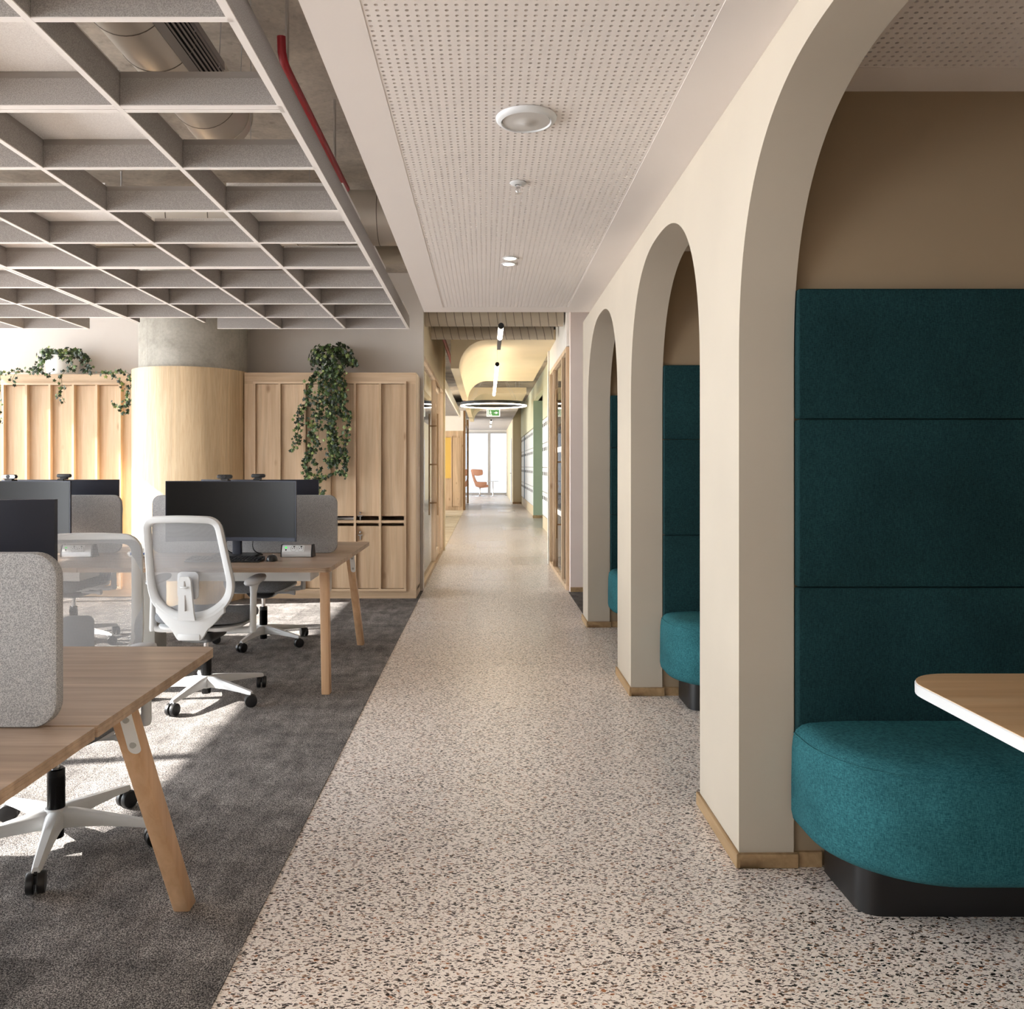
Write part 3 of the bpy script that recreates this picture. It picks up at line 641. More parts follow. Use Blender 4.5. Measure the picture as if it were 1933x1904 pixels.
def smooth_path(pts, n=8):
    pts = [Vector(p) for p in pts]; out = []
    for i in range(len(pts)-1):
        p0 = pts[max(i-1, 0)]; p1 = pts[i]; p2 = pts[i+1]; p3 = pts[min(i+2, len(pts)-1)]
        for k in range(n):
            t = k/n; out.append(0.5*((2*p1)+(p2-p0)*t+(2*p0-5*p1+4*p2-p3)*t*t+(-p0+3*p1-3*p2+p3)*t*t*t))
    out.append(pts[-1]); return out
def ivy(label, loc, pot_r, pot_h, strands, crown, rnd):
    random.seed(rnd); loc = Vector(loc)
    t = thing('ivy_plant', label, 'plant', loc)
    MB().lathe([(pot_r*0.86, 0.0), (pot_r, pot_h), (pot_r*0.93, pot_h), (pot_r*0.90, pot_h-0.03), (0.001, pot_h-0.03)], 40).build('pot', 'pot_white', t, smooth=50)
    lf = MB(); st = MB()
    nz, rx, rz = crown
    for _ in range(nz):
        a = random.uniform(0, 2*PI); e = random.uniform(-0.5, 1.0); rr = random.uniform(0.55, 1.05)
        d_ = Vector((math.cos(a)*math.cos(e), math.sin(a)*math.cos(e)*0.9, math.sin(e)))
        p = Vector((d_.x*rx*rr, d_.y*rx*rr*0.9, pot_h+d_.z*rz*rr))
        add_leaf(lf, p, d_+Vector((random.uniform(-.5, .5), -0.5+random.uniform(-.5, .5), random.uniform(-.3, .5))), random.uniform(0.022, 0.036), random.uniform(-0.8, 0.8))
    for path, dens, spread, sz in strands:
        sp_ = smooth_path([Vector(p)-loc for p in path]); st.tube(sp_, 0.0022, 5)
        L = sum((b_-a).length for a, b_ in zip(sp_, sp_[1:])); n = int(L*dens)
        for k in range(n):
            q = (k+random.random())/n*(len(sp_)-1); i = min(int(q), len(sp_)-2); p = sp_[i].lerp(sp_[i+1], q-i)
            off = Vector((random.gauss(0, spread), -abs(random.gauss(0, spread))*0.9-0.008, random.gauss(0, spread*0.6)))
            add_leaf(lf, p+off, (random.uniform(-.8, .8), -1, random.uniform(-.4, .7)), random.uniform(0.6, 1.15)*sz, random.uniform(-1.0, 1.0))
    f = lf.build('foliage', 'ivy_leaf', t); f['kind'] = 'stuff'
    st.build('stems', 'stem', t)
    return t
Yv = 8.12
def S(*px): return [P(x, y, Yv) for x, y in px]
top = P(626, 690, 8.42)
ivy('ivy in a white pot with long vines hanging down the cabinet front', (top.x, 8.42, 2.22), 0.10, 0.17, [
    (S((600, 700), (588, 730), (577, 760), (563, 790), (562, 830), (553, 848)), 120, 0.022, 0.029),
    (S((602, 695), (585, 740), (575, 775), (572, 800)), 60, 0.02, 0.026),
    (S((612, 695), (604, 740), (592, 790), (588, 830), (580, 880), (583, 905)), 140, 0.025, 0.028),
    (S((618, 690), (612, 740), (604, 800), (594, 850), (580, 870)), 130, 0.03, 0.027),
    (S((625, 690), (622, 730), (622, 780), (626, 830), (632, 870), (628, 872)), 260, 0.035, 0.03),
    (S((632, 690), (634, 740), (628, 790), (632, 840), (640, 860)), 260, 0.03, 0.031),
    (S((640, 690), (646, 740), (644, 780), (655, 790), (652, 850), (655, 870), (650, 900)), 150, 0.018, 0.027),
    (S((645, 690), (652, 730), (648, 770), (663, 785)), 110, 0.02, 0.028),
    (S((650, 890), (635, 892), (620, 900), (606, 905), (600, 915), (604, 932), (615, 926)), 120, 0.014, 0.027),
    (S((596, 870), (602, 890), (606, 905)), 150, 0.02, 0.027),
    (S((650, 665), (665, 680), (674, 688)), 130, 0.018, 0.030)], (430, 0.235, 0.17), 11)
top = P(116, 690, 8.5)
ivy('trailing ivy in a wide white pot on the cabinet left of the column', (top.x, 8.52, 2.22), 0.165, 0.20, [
    (S((85, 672), (75, 690), (66, 702)), 190, 0.03, 0.026), (S((150, 665), (165, 690), (172, 702)), 190, 0.03, 0.026),
    (S((130, 668), (136, 685), (140, 700)), 120, 0.035, 0.026), (S((100, 664), (86, 675), (78, 700)), 160, 0.03, 0.026),
    (S((140, 690), (118, 706), (117, 730), (115, 745), (123, 760)), 60, 0.018, 0.026), (S((100, 700), (88, 708), (96, 712)), 60, 0.02, 0.024),
    (S((80, 702), (50, 703), (35, 698), (24, 715), (26, 722)), 60, 0.02, 0.024), (S((30, 702), (8, 704), (0, 712), (2, 760), (0, 800)), 40, 0.02, 0.025),
    (S((172, 702), (200, 704), (215, 710), (232, 722), (243, 740)), 55, 0.02, 0.026), (S((200, 703), (225, 702), (244, 706), (246, 730), (244, 755), (236, 765), (225, 770), (215, 762)), 90, 0.018, 0.026),
    (S((245, 745), (243, 772), (236, 782)), 90, 0.018, 0.025)], (300, 0.25, 0.10), 5)

# ------------------------------------------------------------------ booths: upholstered panels, benches, table
names = ['near the booth table', 'seen through the middle arch', 'seen through the far arch']
for n, a in enumerate(JY):
    yf = a-0.03
    for (z0, z1, w_) in ((0.30, 0.911, 'lower'), (0.911, 1.452, 'middle'), (1.452, 1.872, 'upper')):
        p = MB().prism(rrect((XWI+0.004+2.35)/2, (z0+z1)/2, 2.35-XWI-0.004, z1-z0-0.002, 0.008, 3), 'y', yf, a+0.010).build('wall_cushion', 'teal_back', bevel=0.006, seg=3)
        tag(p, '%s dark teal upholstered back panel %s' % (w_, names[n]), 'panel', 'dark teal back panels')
    b_ = thing('upholstered_bench', 'teal upholstered bench with rounded corner '+names[n], 'bench', (1.0, yf, 0), 0, 'teal booth benches')
    xl, xr, dpt, R_ = -0.022, 1.34, 0.43, 0.33
    def outline(ins, ins_b=0.0):
        pts = [(xr, -0.002), (xl+ins, -0.002)]
        r = R_-ins
        for k in range(15):
            aa = PI+PI/2*k/14; pts.append((xl+R_+r*math.cos(aa), -dpt+R_+r*math.sin(aa)))
        pts.append((xr, -dpt+ins)); return pts
    rs = []
    for ins, z in ((0.045, 0.150), (0.022, 0.154), (0.006, 0.172), (0.0, 0.20), (0.0, 0.30), (0.002, 0.40), (0.006, 0.435), (0.016, 0.457), (0.034, 0.471), (0.06, 0.478), (0.12, 0.482), (0.2, 0.484)):
        rs.append([(x, y, z) for x, y in outline(ins)])
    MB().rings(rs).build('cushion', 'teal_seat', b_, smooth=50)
    MB().tube([(x, y, 0.446) for x, y in outline(0.0085)][1:], 0.0022, 6).build('seam_piping', 'teal_seat', b_, smooth=60)
    pl = [(xr, 0.0), (0.085, 0.0), (0.085, -0.21)]+[(0.085+0.06+0.06*math.cos(PI+PI/2*k/6), -0.21-0.06*math.sin(PI/2*k/6)) for k in range(1, 7)]+[(xr, -0.27)]
    MB().rings([[(x, y, 0.0) for x, y in pl], [(x, y, 0.152) for x, y in pl]]).build('plinth', 'plinth_black', b_, smooth=30)
t = thing('booth_table', 'rounded oak-topped table with a white edge in the booth', 'table', (1.66, 1.93, 0))
tp = rrect(0, 0, 1.1, 0.655, 0.13, 10)
MB().rings([[(x, y, 0.7385) for x, y in tp], [(x, y, 0.740) for x, y in tp]]).build('top_veneer', 'table_oak', t)
MB().rings([[(x*0.99, y*0.99, 0.706) for x, y in tp], [(x*1.003, y*1.003, 0.710) for x, y in tp], [(x*1.004, y*1.004, 0.736) for x, y in tp], [(x*0.999, y*0.999, 0.7386) for x, y in tp]]).build('top_edge', 'white_plastic', t, smooth=40)
MB().lathe([(0.03, 0.012), (0.03, 0.706)], 20).build('pedestal', 'white_metal', t, smooth=40); MB().lathe([(0.24, 0.0), (0.24, 0.006), (0.05, 0.014), (0.03, 0.014)], 36).build('base', 'white_metal', t, smooth=40)

# ------------------------------------------------------------------ desks
DZ = 0.738; DD = 0.80; DW = 1.4
def desk_top(parent, x0, x1, y0, y1, cut, nm='desktop'):
    """cut: (corner radius at -y right), rounded outer right corner"""
    r = 0.035; pts = []
    out = rrect((x0+x1)/2, (y0+y1)/2, x1-x0, y1-y0, 0.004, 2)
    # round only the outer corners on the aisle side
    pts = []
    for cx, cy, a0, rr in ((x1, y1, 0, r if cut in ('far', 'both') else 0.003), (x0, y1, 90, 0.003), (x0, y0, 180, 0.003), (x1, y0, 270, r if cut in ('near', 'both') else 0.003)):
        sx = 1 if cx == x1 else -1; sy = 1 if cy == y1 else -1
        for k in range(7):
            a = math.radians(a0+90*k/6); pts.append((cx-sx*rr+rr*math.cos(a), cy-sy*rr+rr*math.sin(a)))
    mb = MB(); n = len(pts)
    mb.mat(0).add([(x, y, DZ) for x, y in pts], [tuple(range(n))])
    mb.mat(1)
    lv = [(DZ-0.0005, 0), (DZ-0.006, 0), (DZ-0.0075, 0.0012), (DZ-0.009, 0), (DZ-0.015, 0), (DZ-0.0165, 0.0012), (DZ-0.018, 0), (DZ-0.0245, 0), (DZ-0.026, 0)]
    cxm, cym = (x0+x1)/2, (y0+y1)/2
    rs = [[(x-math.copysign(i, x-cxm), y-math.copysign(i, y-cym), z) for x, y in pts] for z, i in lv]
    mb.rings([[(x, y, DZ) for x, y in pts]]+rs, False, True)
    return mb.build(nm, ['walnut_top', 'ply_edge'], parent)
def bench_desk(label, xe, yc, bays, inner_gap=0.012):
    t = thing('bench_desk', label, 'desk', (xe, yc, 0), 0, 'double bench desks with walnut tops')
    for b_ in range(bays):
        x1 = -DW*b_; x0 = x1-DW+0.002
        desk_top(t, x0, x1, inner_gap/2, DD, 'far' if b_ == 0 else ''); desk_top(t, x0, x1, -DD, -inner_gap/2, 'near' if b_ == 0 else '')
    w2, dd = 0.024, 0.034
    xs_ = [-0.045]+([] if bays < 1 else [-DW*bays+0.06])
    for x in xs_:
        for s in (-1, 1):
            yt, yb = (0.27, 0.655) if s > 0 else (-0.61, -0.655)
            lg = MB().hull8([(x-0.02-w2, yt-dd, 0.712), (x-0.02+w2, yt-dd, 0.712), (x-0.02+w2, yt+dd, 0.712), (x-0.02-w2, yt+dd, 0.712)], [(x-w2, yb-dd*0.9, 0.002), (x+w2, yb-dd*0.9, 0.002), (x+w2, yb+dd*0.9, 0.002), (x-w2, yb+dd*0.9, 0.002)]).build('leg', 'beech', t, bevel=0.006)
            # steel fixing plate on the inner face
            sl_ = (yb-yt)/0.71; pl = MB(); yi = yt-s*dd
            def q(xx, z, off): return (x+xx, yi+sl_*(0.712-z)-s*off, z)
            out = []
            for k in range(9):
                a = PI*k/8; out.append((0.016*math.cos(a), 0.588-0.016*math.sin(a)))
            out = [(0.016, 0.700)]+out+[(-0.016, 0.700)]
            pl.rings([[q(a, z, 0.001) for a, z in out], [q(a, z, 0.004) for a, z in out]])
            pp_ = pl.build('fixing_plate', 'white_metal', lg)
            for z in (0.675, 0.60): MB().tube([q(0, z, 0.003), q(0, z, 0.008)], 0.008, 12).build('bolt', 'grey_metal', lg)
    for s in (-1, 1): B(-DW*bays+0.05, -0.09, s*0.30-0.02, s*0.30+0.02, 0.672, 0.711).build('frame_rail', 'white_metal', t)
    for x in xs_: B(x-(0.22 if x > -0.5 else -0.22)-0.02, x-(0.22 if x > -0.5 else -0.22)+0.02, -0.28, 0.28, 0.674, 0.71).build('cross_rail', 'white_metal', t)
    for b_ in range(bays):
        x1 = -DW*b_-0.20; x0 = -DW*b_-DW+0.20
        MB().box(x0, x1, -0.36, -0.345, 0.604, 0.70).box(x0, x1, -0.345, -0.10, 0.604, 0.612).box(x0, x1, -0.11, -0.10, 0.612, 0.70).box(x1-0.004, x1, -0.345, -0.11, 0.612, 0.70).build('cable_tray', 'white_metal', t)
    if bays > 1:
        for b_ in range(1, bays): B(-DW*b_, -DW*b_+0.155, -0.10, 0.10, 0.002, 0.70).build('cable_riser', 'grey_metal', t, bevel=0.01)
    return t
Y1 = 1.806; Y2 = 5.425; E1 = -0.843; E2 = -0.868
bench_desk('walnut double bench desk with a grey felt screen, beside the terrazzo edge in the foreground', E1, Y1, 2)
bench_desk('walnut double bench desk carrying the curved black monitor and power box', E2, Y2, 2)

def screen_panel(x, y, label):
    p = rrect(0, 0.1885+DZ, 1.2, 0.375, 0.055, 8); mb = MB()
    mb.prism(p, 'y', -0.016, 0.016); o = mb.build('desk_screen', 'felt', None, (x, y, 0), bevel=0.006, seg=2)
    return tag(o, label, 'desk screen', 'grey felt desk screens')
screen_panel(E1-0.678, Y1, 'grey felt desk screen on the foreground desk seam')
screen_panel(E2-0.70, Y2, 'grey felt desk screen behind the curved black monitor')
screen_panel(E2-2.10, Y2, 'grey felt desk screen nearest the deep batten cabinet, beside the grey reflecting monitor')

def monitor(x, y, rz, label, lettering=False):
    t = thing('monitor', label, 'monitor', (x, y, DZ), rz, 'curved black monitors'); Wd, z0, z1, R_ = 0.40, 0.10, 0.472, 1.5
    def cy(u): return -(R_-math.sqrt(R_*R_-u*u))
    n = 24; us = [-Wd+2*Wd*k/n for k in range(n+1)]
    rs = [[(u, cy(u), z0), (u, cy(u), z1), (u, cy(u)+0.016+0.014*(1-(u/Wd)**4), z1-0.0), (u, cy(u)+0.018+0.022*(1-(u/Wd)**4), z0)] for u in us]
    MB().rings(rs).build('housing', 'monitor_back', t, smooth=30)
    i = 0.006; us2 = [-Wd+i+(2*Wd-2*i)*k/n for k in range(n+1)]
    MB().rings([[(u, cy(u)-0.0012, z0+0.024), (u, cy(u)-0.0012, z1-i), (u, cy(u)+0.001, z1-i), (u, cy(u)+0.001, z0+0.024)] for u in us2]).build('screen', 'screen', t, smooth=30)
    MB().rings([[(u, cy(u)-0.003, z0+0.001), (u, cy(u)-0.003, z0+0.022), (u, cy(u)+0.001, z0+0.022), (u, cy(u)+0.001, z0+0.001)] for u in us2]).build('chin', 'monitor_back', t, smooth=30)
    MB().box(-0.11, 0.11, 0.030, 0.062, 0.20, 0.36).build('mount_cover', 'black_plastic', t, bevel=0.006)
    sl_ = MB()
    for k in range(6): sl_.box(-0.30, -0.18, 0.026, 0.034, 0.18+0.014*k, 0.186+0.014*k).box(0.18, 0.30, 0.026, 0.034, 0.18+0.014*k, 0.186+0.014*k)
    sl_.build('vents', 'black_plastic', t)
    MB().prism(rrect(0, 0.08, 0.056, 0.030, 0.006, 3), 'z', 0.012, 0.34).build('stand_column', 'monitor_back', t, smooth=40)
    sb = MB().prism(rrect(0, 0.06, 0.27, 0.20, 0.012, 4), 'z', 0.0015, 0.013).build('stand_base', 'black_plastic', t, bevel=0.002, seg=1)
    MB().box(-0.06, 0.06, -0.0412, -0.040, 0.004, 0.008).build('red_stripe', 'red_line', sb)
    cb_ = MB()
    for sx in (-0.05, 0.115): cb_.tube(smooth_path([(sx, 0.045, 0.12), (sx-0.012, 0.055, 0.07), (sx, 0.07, 0.03), (sx+0.04, 0.10, 0.006)]), 0.003, 6)
    cb_.build('cables', 'black_plastic', t)
    if lettering:
        cu = bpy.data.curves.new('lettering', 'FONT'); cu.body = 'ThinkVision'; cu.size = 0.020; cu.align_x = 'CENTER'; cu.extrude = 0.0003
        to = bpy.data.objects.new('tmp', cu); C.objects.link(to); bpy.context.view_layer.update()
        me = bpy.data.meshes.new_from_object(to.evaluated_get(bpy.context.evaluated_depsgraph_get())); bpy.data.objects.remove(to)
        me.materials.clear(); me.materials.append(M('lettering')); lo = inst('lettering', me, t, (0.0, 0.0625, 0.325), (PI/2, 0, PI))
    return t
YM1 = 5.17; YM2 = 5.66; XM = -1.566
monitor(XM, YM1, 0, 'curved black monitor standing behind the white mesh chair, screen to the chair')
monitor(XM+0.02, YM2, PI, 'black monitor turned away behind the power box screen panel')
monitor(-2.95, YM1, 0, 'monitor whose screen reflects grey window light')
monitor(-2.91, YM2, PI, 'dark monitor seen from behind in front of the deep batten cabinet', True)
monitor(-1.578, 2.24, PI, 'dark monitor seen from behind above the foreground felt screen')
def webcam(x, y, rz, ztop, label, body='black_plastic'):
    t = thing('webcam', label, 'webcam', (x, y, ztop), rz, 'webcams clipped on monitors')
    MB().prism(rrect(0, 0.026, 0.092, 0.026, 0.012, 5), 'y', -0.014, 0.014).build('camera_body', 'black_plastic', t, bevel=0.003)
    MB().tube([(0, -0.0135, 0.026), (0, -0.019, 0.026)], 0.011, 18).build('lens', 'black_gloss', t, smooth=40)
    if body != 'black_plastic': MB().prism(rrect(0, 0.026, 0.086, 0.021, 0.010, 5), 'y', -0.0155, -0.0135).build('face_plate', body, t)
    MB().box(-0.022, 0.022, -0.012, 0.016, 0.001, 0.013).box(-0.02, 0.02, 0.043, 0.055, -0.05, 0.004).box(-0.02, 0.02, 0.014, 0.05, 0.002, 0.008).build('clip', 'black_plastic', t)
ZT = DZ+0.472
webcam(-1.62, YM1+0.002, 0, ZT, 'black webcam on the curved black monitor behind the white mesh chair')
webcam(-1.545, YM2-0.002, PI, ZT, 'webcam on the turned-away monitor behind the curved one')
webcam(-2.955, YM1+0.002, 0, ZT, 'webcam with a silver face on the monitor reflecting window light', 'aluminium')
webcam(-2.86, YM2-0.002, PI, ZT, 'webcam on the dark monitor before the deep batten cabinet')

def power_box(x, y, label):
    t = thing('power_box', label, 'power box', (x, y, DZ), 0, 'desk power boxes')
    pr = [(-0.045, 0.002), (-0.045, 0.030), (-0.030, 0.076), (0.010, 0.076), (0.045, 0.002)]
    MB().prism(pr, 'x', -0.095, 0.088).build('body', 'aluminium', t, bevel=0.002, seg=1)
    MB().prism([(a*1.04, z*1.02) for a, z in pr], 'x', 0.088, 0.098).build('end_cap', 'black_plastic', t); MB().prism([(a*1.04, z*1.02) for a, z in pr], 'x', -0.1, -0.095).build('end_cap', 'black_plastic', t)
    sl_ = math.atan2(0.015, 0.046)
    def fp(u, v, o): return (u, -0.045+0.015*v/0.046-o*math.cos(sl_), 0.030+v+o*math.sin(sl_))
    f = MB().hull8([fp(-0.088, 0.004, 0.0), fp(0.045, 0.004, 0.0), fp(0.045, 0.043, 0.0), fp(-0.088, 0.043, 0.0)], [fp(-0.088, 0.004, 0.0025), fp(0.045, 0.004, 0.0025), fp(0.045, 0.043, 0.0025), fp(-0.088, 0.043, 0.0025)]).build('socket_plate', 'white_plastic', t)
    for cx in (-0.022, 0.022):
        ring = [fp(cx+0.018*math.cos(2*PI*k/24), 0.0235+0.0175*math.sin(2*PI*k/24), 0.003) for k in range(24)]
        so_ = MB().tube(ring, 0.0012, 5, True).build('socket', 'grey_metal', f)
        MB().tube([fp(cx-0.006, 0.0235, 0.0025), fp(cx-0.006, 0.0235, 0.0035)], 0.0028, 8).tube([fp(cx+0.006, 0.0235, 0.0025), fp(cx+0.006, 0.0235, 0.0035)], 0.0028, 8).tube([fp(cx+0.004, 0.034, 0.0025), fp(cx+0.004, 0.034, 0.0038)], 0.005, 8).build('socket_hole', 'dark', f)
    MB().hull8([fp(-0.074, 0.024, 0.0025), fp(-0.062, 0.024, 0.0025), fp(-0.062, 0.034, 0.0025), fp(-0.074, 0.034, 0.0025)], [fp(-0.074, 0.024, 0.0035), fp(-0.062, 0.024, 0.0035), fp(-0.062, 0.034, 0.0035), fp(-0.074, 0.034, 0.0035)]).build('indicator', 'green_led', f)
    MB().hull8([fp(-0.072, 0.010, 0.0025), fp(-0.064, 0.010, 0.0025), fp(-0.064, 0.020, 0.0025), fp(-0.072, 0.020, 0.0025)], [fp(-0.072, 0.010, 0.0033), fp(-0.064, 0.010, 0.0033), fp(-0.064, 0.020, 0.0033), fp(-0.072, 0.020, 0.0033)]).build('usb_port', 'dark', f)
power_box(-1.17, 5.20, 'aluminium power box with two sockets beside the curved black monitor')
power_box(-2.53, 5.20, 'aluminium power box glimpsed through the foreground chair mesh')

def keyboard(x, y, label):
    t = thing('keyboard', label, 'keyboard', (x, y, DZ)); a = 0.105
    MB().hull8([(-0.22, -0.065, 0.002), (0.22, -0.065, 0.002), (0.22, 0.065, 0.002), (-0.22, 0.065, 0.002)], [(-0.22, -0.065, 0.010), (0.22, -0.065, 0.010), (0.22, 0.065, 0.024), (-0.22, 0.065, 0.024)]).build('base', 'black_plastic', t, bevel=0.002, seg=1)
    k = MB()
    for r in range(5):
        for c in range(21):
            x0 = -0.213+c*0.0203; y0 = -0.058+r*0.0235; z = 0.0105+(y0+0.065)*0.108; k.box(x0, x0+0.0165, y0, y0+0.019, z-0.002, z+0.006)
    kk = k.build('keys', 'black_plastic', t); kk['kind'] = 'stuff'
keyboard(-1.545, 4.94, 'black keyboard in front of the curved black monitor')
t = thing('mouse', 'black computer mouse beside the keyboard', 'mouse', (-1.275, 4.965, DZ))
rs = []
for k in range(9):
    a = k/8; z = 0.0015+0.034*math.sin(a*PI/2); s_ = math.cos(a*PI/2*0.97)**0.6
    rs.append([(0.031*s_*math.cos(2*PI*j/24), (0.056*s_)*math.sin(2*PI*j/24)-0.006*a, z) for j in range(24)])
MB().rings(rs).build('shell', 'black_plastic', t, smooth=50); MB().tube([(-0.003, 0.03, 0.031), (0.003, 0.03, 0.031)], 0.006, 12).build('wheel', 'grey_metal', t)
# soft pack and bottle at the end of the near edge
t = thing('wipes_pack', 'crumpled white soft pack with blue dots on the desk beside the mesh chair', 'pack', (-2.15, 5.18, DZ))
random.seed(3); rs = []
for k in range(7):
    z = 0.002+0.05*k/6; f_ = [0.8, 1.0, 1.02, 0.95, 0.8, 0.55, 0.2][k]
    rs.append([((0.075+random.uniform(-.006, .006))*f_*math.cos(2*PI*j/16), (0.05+random.uniform(-.005, .005))*f_*math.sin(2*PI*j/16), z+random.uniform(0, .006)*(0 < k < 6)) for j in range(16)])
MB().rings(rs).build('film', 'paper', t)
for a in (-2.0, -1.4, -0.9):
    c, s_ = math.cos(a), math.sin(a); MB().tube([(0.070*c, 0.047*s_, 0.024), (0.081*c, 0.058*s_, 0.024)], 0.008, 12).build('printed_dot', 'blue_print', t)
t = thing('spray_bottle', 'small pale bottle standing behind the white soft pack', 'bottle', (-2.16, 5.31, DZ))
MB().lathe([(0.030, 0.001), (0.032, 0.004), (0.032, 0.10), (0.026, 0.118), (0.012, 0.126), (0.012, 0.14)], 20).build('body', 'paper', t, smooth=50); MB().lathe([(0.014, 0.14), (0.014, 0.165), (0.008, 0.168)], 16).build('cap', 'white_plastic', t, smooth=40)

# ------------------------------------------------------------------ task chairs
def round_poly(pts, rad, n=6):
    out = []; k = len(pts)
    for i in range(k):
        p = Vector(pts[i]); a = Vector(pts[i-1]); b_ = Vector(pts[(i+1) % k]); r = rad[i]
        da = (a-p); db = (b_-p); p0 = p+da.normalized()*min(r, da.length*0.49); p1 = p+db.normalized()*min(r, db.length*0.49)
        for j in range(n+1):
            t = j/n; out.append((1-t)**2*p0+2*t*(1-t)*p+t*t*p1)
    return out
def back_y(u, v):
    t = (v-0.40)/0.65
    return -0.225-0.13*max(t, 0)**1.3+0.045*math.exp(-((v-0.66)/0.12)**2)*0.6+0.55*u*u
LOOP = round_poly([(0.188, 1.018), (0.226, 0.60), (0.118, 0.503), (0, 0.482), (-0.118, 0.503), (-0.226, 0.60), (-0.188, 1.018), (0, 1.026)], [0.055, 0.11, 0.06, 0.05, 0.06, 0.11, 0.055, 0.08], 8)
CH = {}
def chair_meshes():
    if CH: return
    def keep(nm, mb, mats, **kw):
        o = mb.build(nm, mats, **kw); CH[nm] = o.data; bpy.data.objects.remove(o)
    # base leg along +x
    rs = []
    for r, w_, zt, zb in ((0.02, 0.030, 0.128, 0.070), (0.07, 0.026, 0.126, 0.074), (0.16, 0.021, 0.113, 0.076), (0.27, 0.017, 0.096, 0.071), (0.330, 0.015, 0.086, 0.066), (0.346, 0.012, 0.082, 0.066)):
        rs.append([(r, -w_, zb), (r, w_, zb), (r, w_*0.95, zt-0.012), (r, w_*0.55, zt), (r, -w_*0.55, zt), (r, -w_*0.95, zt-0.012)])
    keep('base_leg', MB().rings(rs), 'white_plastic', smooth=50)
    cs = MB()
    for s in (-1, 1): cs.rings([[(0.033*f_*math.cos(2*PI*k/24), s*y, 0.034+0.033*f_*math.sin(2*PI*k/24)) for k in range(24)] for f_, y in ((0.9, 0.004), (1.0, 0.007), (1.0, 0.022), (0.93, 0.026), (0.55, 0.028))])
    cs.tube([(0, 0, 0.034), (0, 0, 0.070)], 0.010, 10); cs.box(-0.015, 0.02, -0.005, 0.005, 0.034, 0.060)
    keep('caster', cs, 'black_plastic', smooth=40)
    keep('hub', MB().lathe([(0.030, 0.062), (0.040, 0.070), (0.040, 0.118), (0.034, 0.132), (0.03, 0.132)], 28), 'white_plastic', smooth=40)
    keep('gas_lift', MB().lathe([(0.024, 0.030), (0.025, 0.034), (0.025, 0.235), (0.0285, 0.24), (0.0285, 0.132), (0.0285, 0.262), (0.024, 0.266)], 24), 'black_gloss', smooth=40)
    keep('piston', MB().lathe([(0.014, 0.262), (0.014, 0.345)], 18), 'chrome', smooth=40)
    me = MB(); rs = []
    for z, sx, sy in ((0.330, 0.045, 0.07), (0.345, 0.085, 0.12), (0.372, 0.10, 0.145), (0.402, 0.10, 0.15)): rs.append([(x, y-0.03, z) for x, y in rrect(0, 0, 2*sx, 2*sy, 0.03, 4)])
    keep('mechanism', me.rings(rs), 'black_plastic', smooth=40)
    sp_ = MB(); rs = []
    for z, ins in ((0.395, 0.10), (0.402, 0.045), (0.414, 0.012), (0.428, 0.006), (0.432, 0.012)): rs.append([(x, y, z) for x, y in rrect(0, 0.03, 0.47-2*ins, 0.46-2*ins, max(0.13-ins, 0.03), 8)])
    keep('seat_pan', sp_.rings(rs), 'white_plastic', smooth=50)
    sc = MB(); rs = []
    for z, ins in ((0.430, 0.012), (0.440, 0.0), (0.462, -0.004), (0.480, 0.004), (0.490, 0.02), (0.496, 0.06), (0.494, 0.13)): 
        rs.append([(x, y, z+0.035*(max(0, 0.05-y)/0.25)**2*0.5-0.06*(max(0, y-0.13)/0.13)**2*0.5+0.25*x*x*0.6) for x, y in rrect(0, 0.03, 0.49-2*ins, 0.48-2*ins, max(0.14-ins, 0.03), 8)])
    keep('seat', sc.rings(rs), 'seat_fabric', smooth=60)
    lv = MB()
    for s in (-1, 1):
        lv.tube([(s*0.09, 0.06, 0.378), (s*0.215, 0.06, 0.378)], 0.010, 12).tube([(s*0.205, 0.06, 0.378), (s*0.222, 0.06, 0.378), (s*0.240, 0.06, 0.378), (s*0.246, 0.06, 0.378)], [0.012, 0.016, 0.020, 0.018], 16)
    keep('lever', lv, 'light_grey_plastic', smooth=40)
    # back frame swept along LOOP
    k = len(LOOP); rs = []; f = MB()
    for i in range(k):
        t = (LOOP[(i+1) % k]-LOOP[i-1]); t.normalize(); n2 = Vector((t.y, -t.x)); v = LOOP[i].y; u = LOOP[i].x
        if n2.dot(LOOP[i]-Vector((0, 0.8))) < 0: n2 = -n2
        wi = 0.020+0.012*max(0, min(1, (0.72-v)/0.2)); wo = 0.018; y = back_y(u, v)
        sec = [(-wi, -0.004), (-wi, 0.010), (wo-0.004, 0.012), (wo, 0.008), (wo, -0.008), (wo-0.006, -0.016), (-wi+0.008, -0.014)]
        rs.append([(u+n2.x*a, y+b_, v+n2.y*a) for a, b_ in sec])
    f.rings(rs, closed=True); keep('back_frame', f, 'white_plastic', smooth=50)
    # yoke plate
    yk = MB(); cols = []
    def lower(u):
        a = abs(u)
        if a < 0.062: return 0.372
        t = min(1, (a-0.062)/0.118); return 0.372+0.045*min(1, t*3.2)+0.10*t**1.6
    def upper(u):
        best = min(LOOP, key=lambda p: abs(p.x-u)+(10 if p.y > 0.75 else 0)); return best.y+0.006
    n = 32
    for i in range(n+1):
        u = -0.185+0.37*i/n; vb, vt = lower(u), upper(u); vt = max(vt, vb+0.004)
        m_ = [(u, back_y(u, vb)-0.014, vb), (u, back_y(u, (vb+vt)/2)-0.017, (vb+vt)/2), (u, back_y(u, vt)-0.015, vt), (u, back_y(u, vt)+0.008, vt), (u, back_y(u, vb)+0.012, vb)]
        cols.append(m_)
    yk.rings(cols); keep('back_yoke', yk, 'white_plastic', smooth=50)
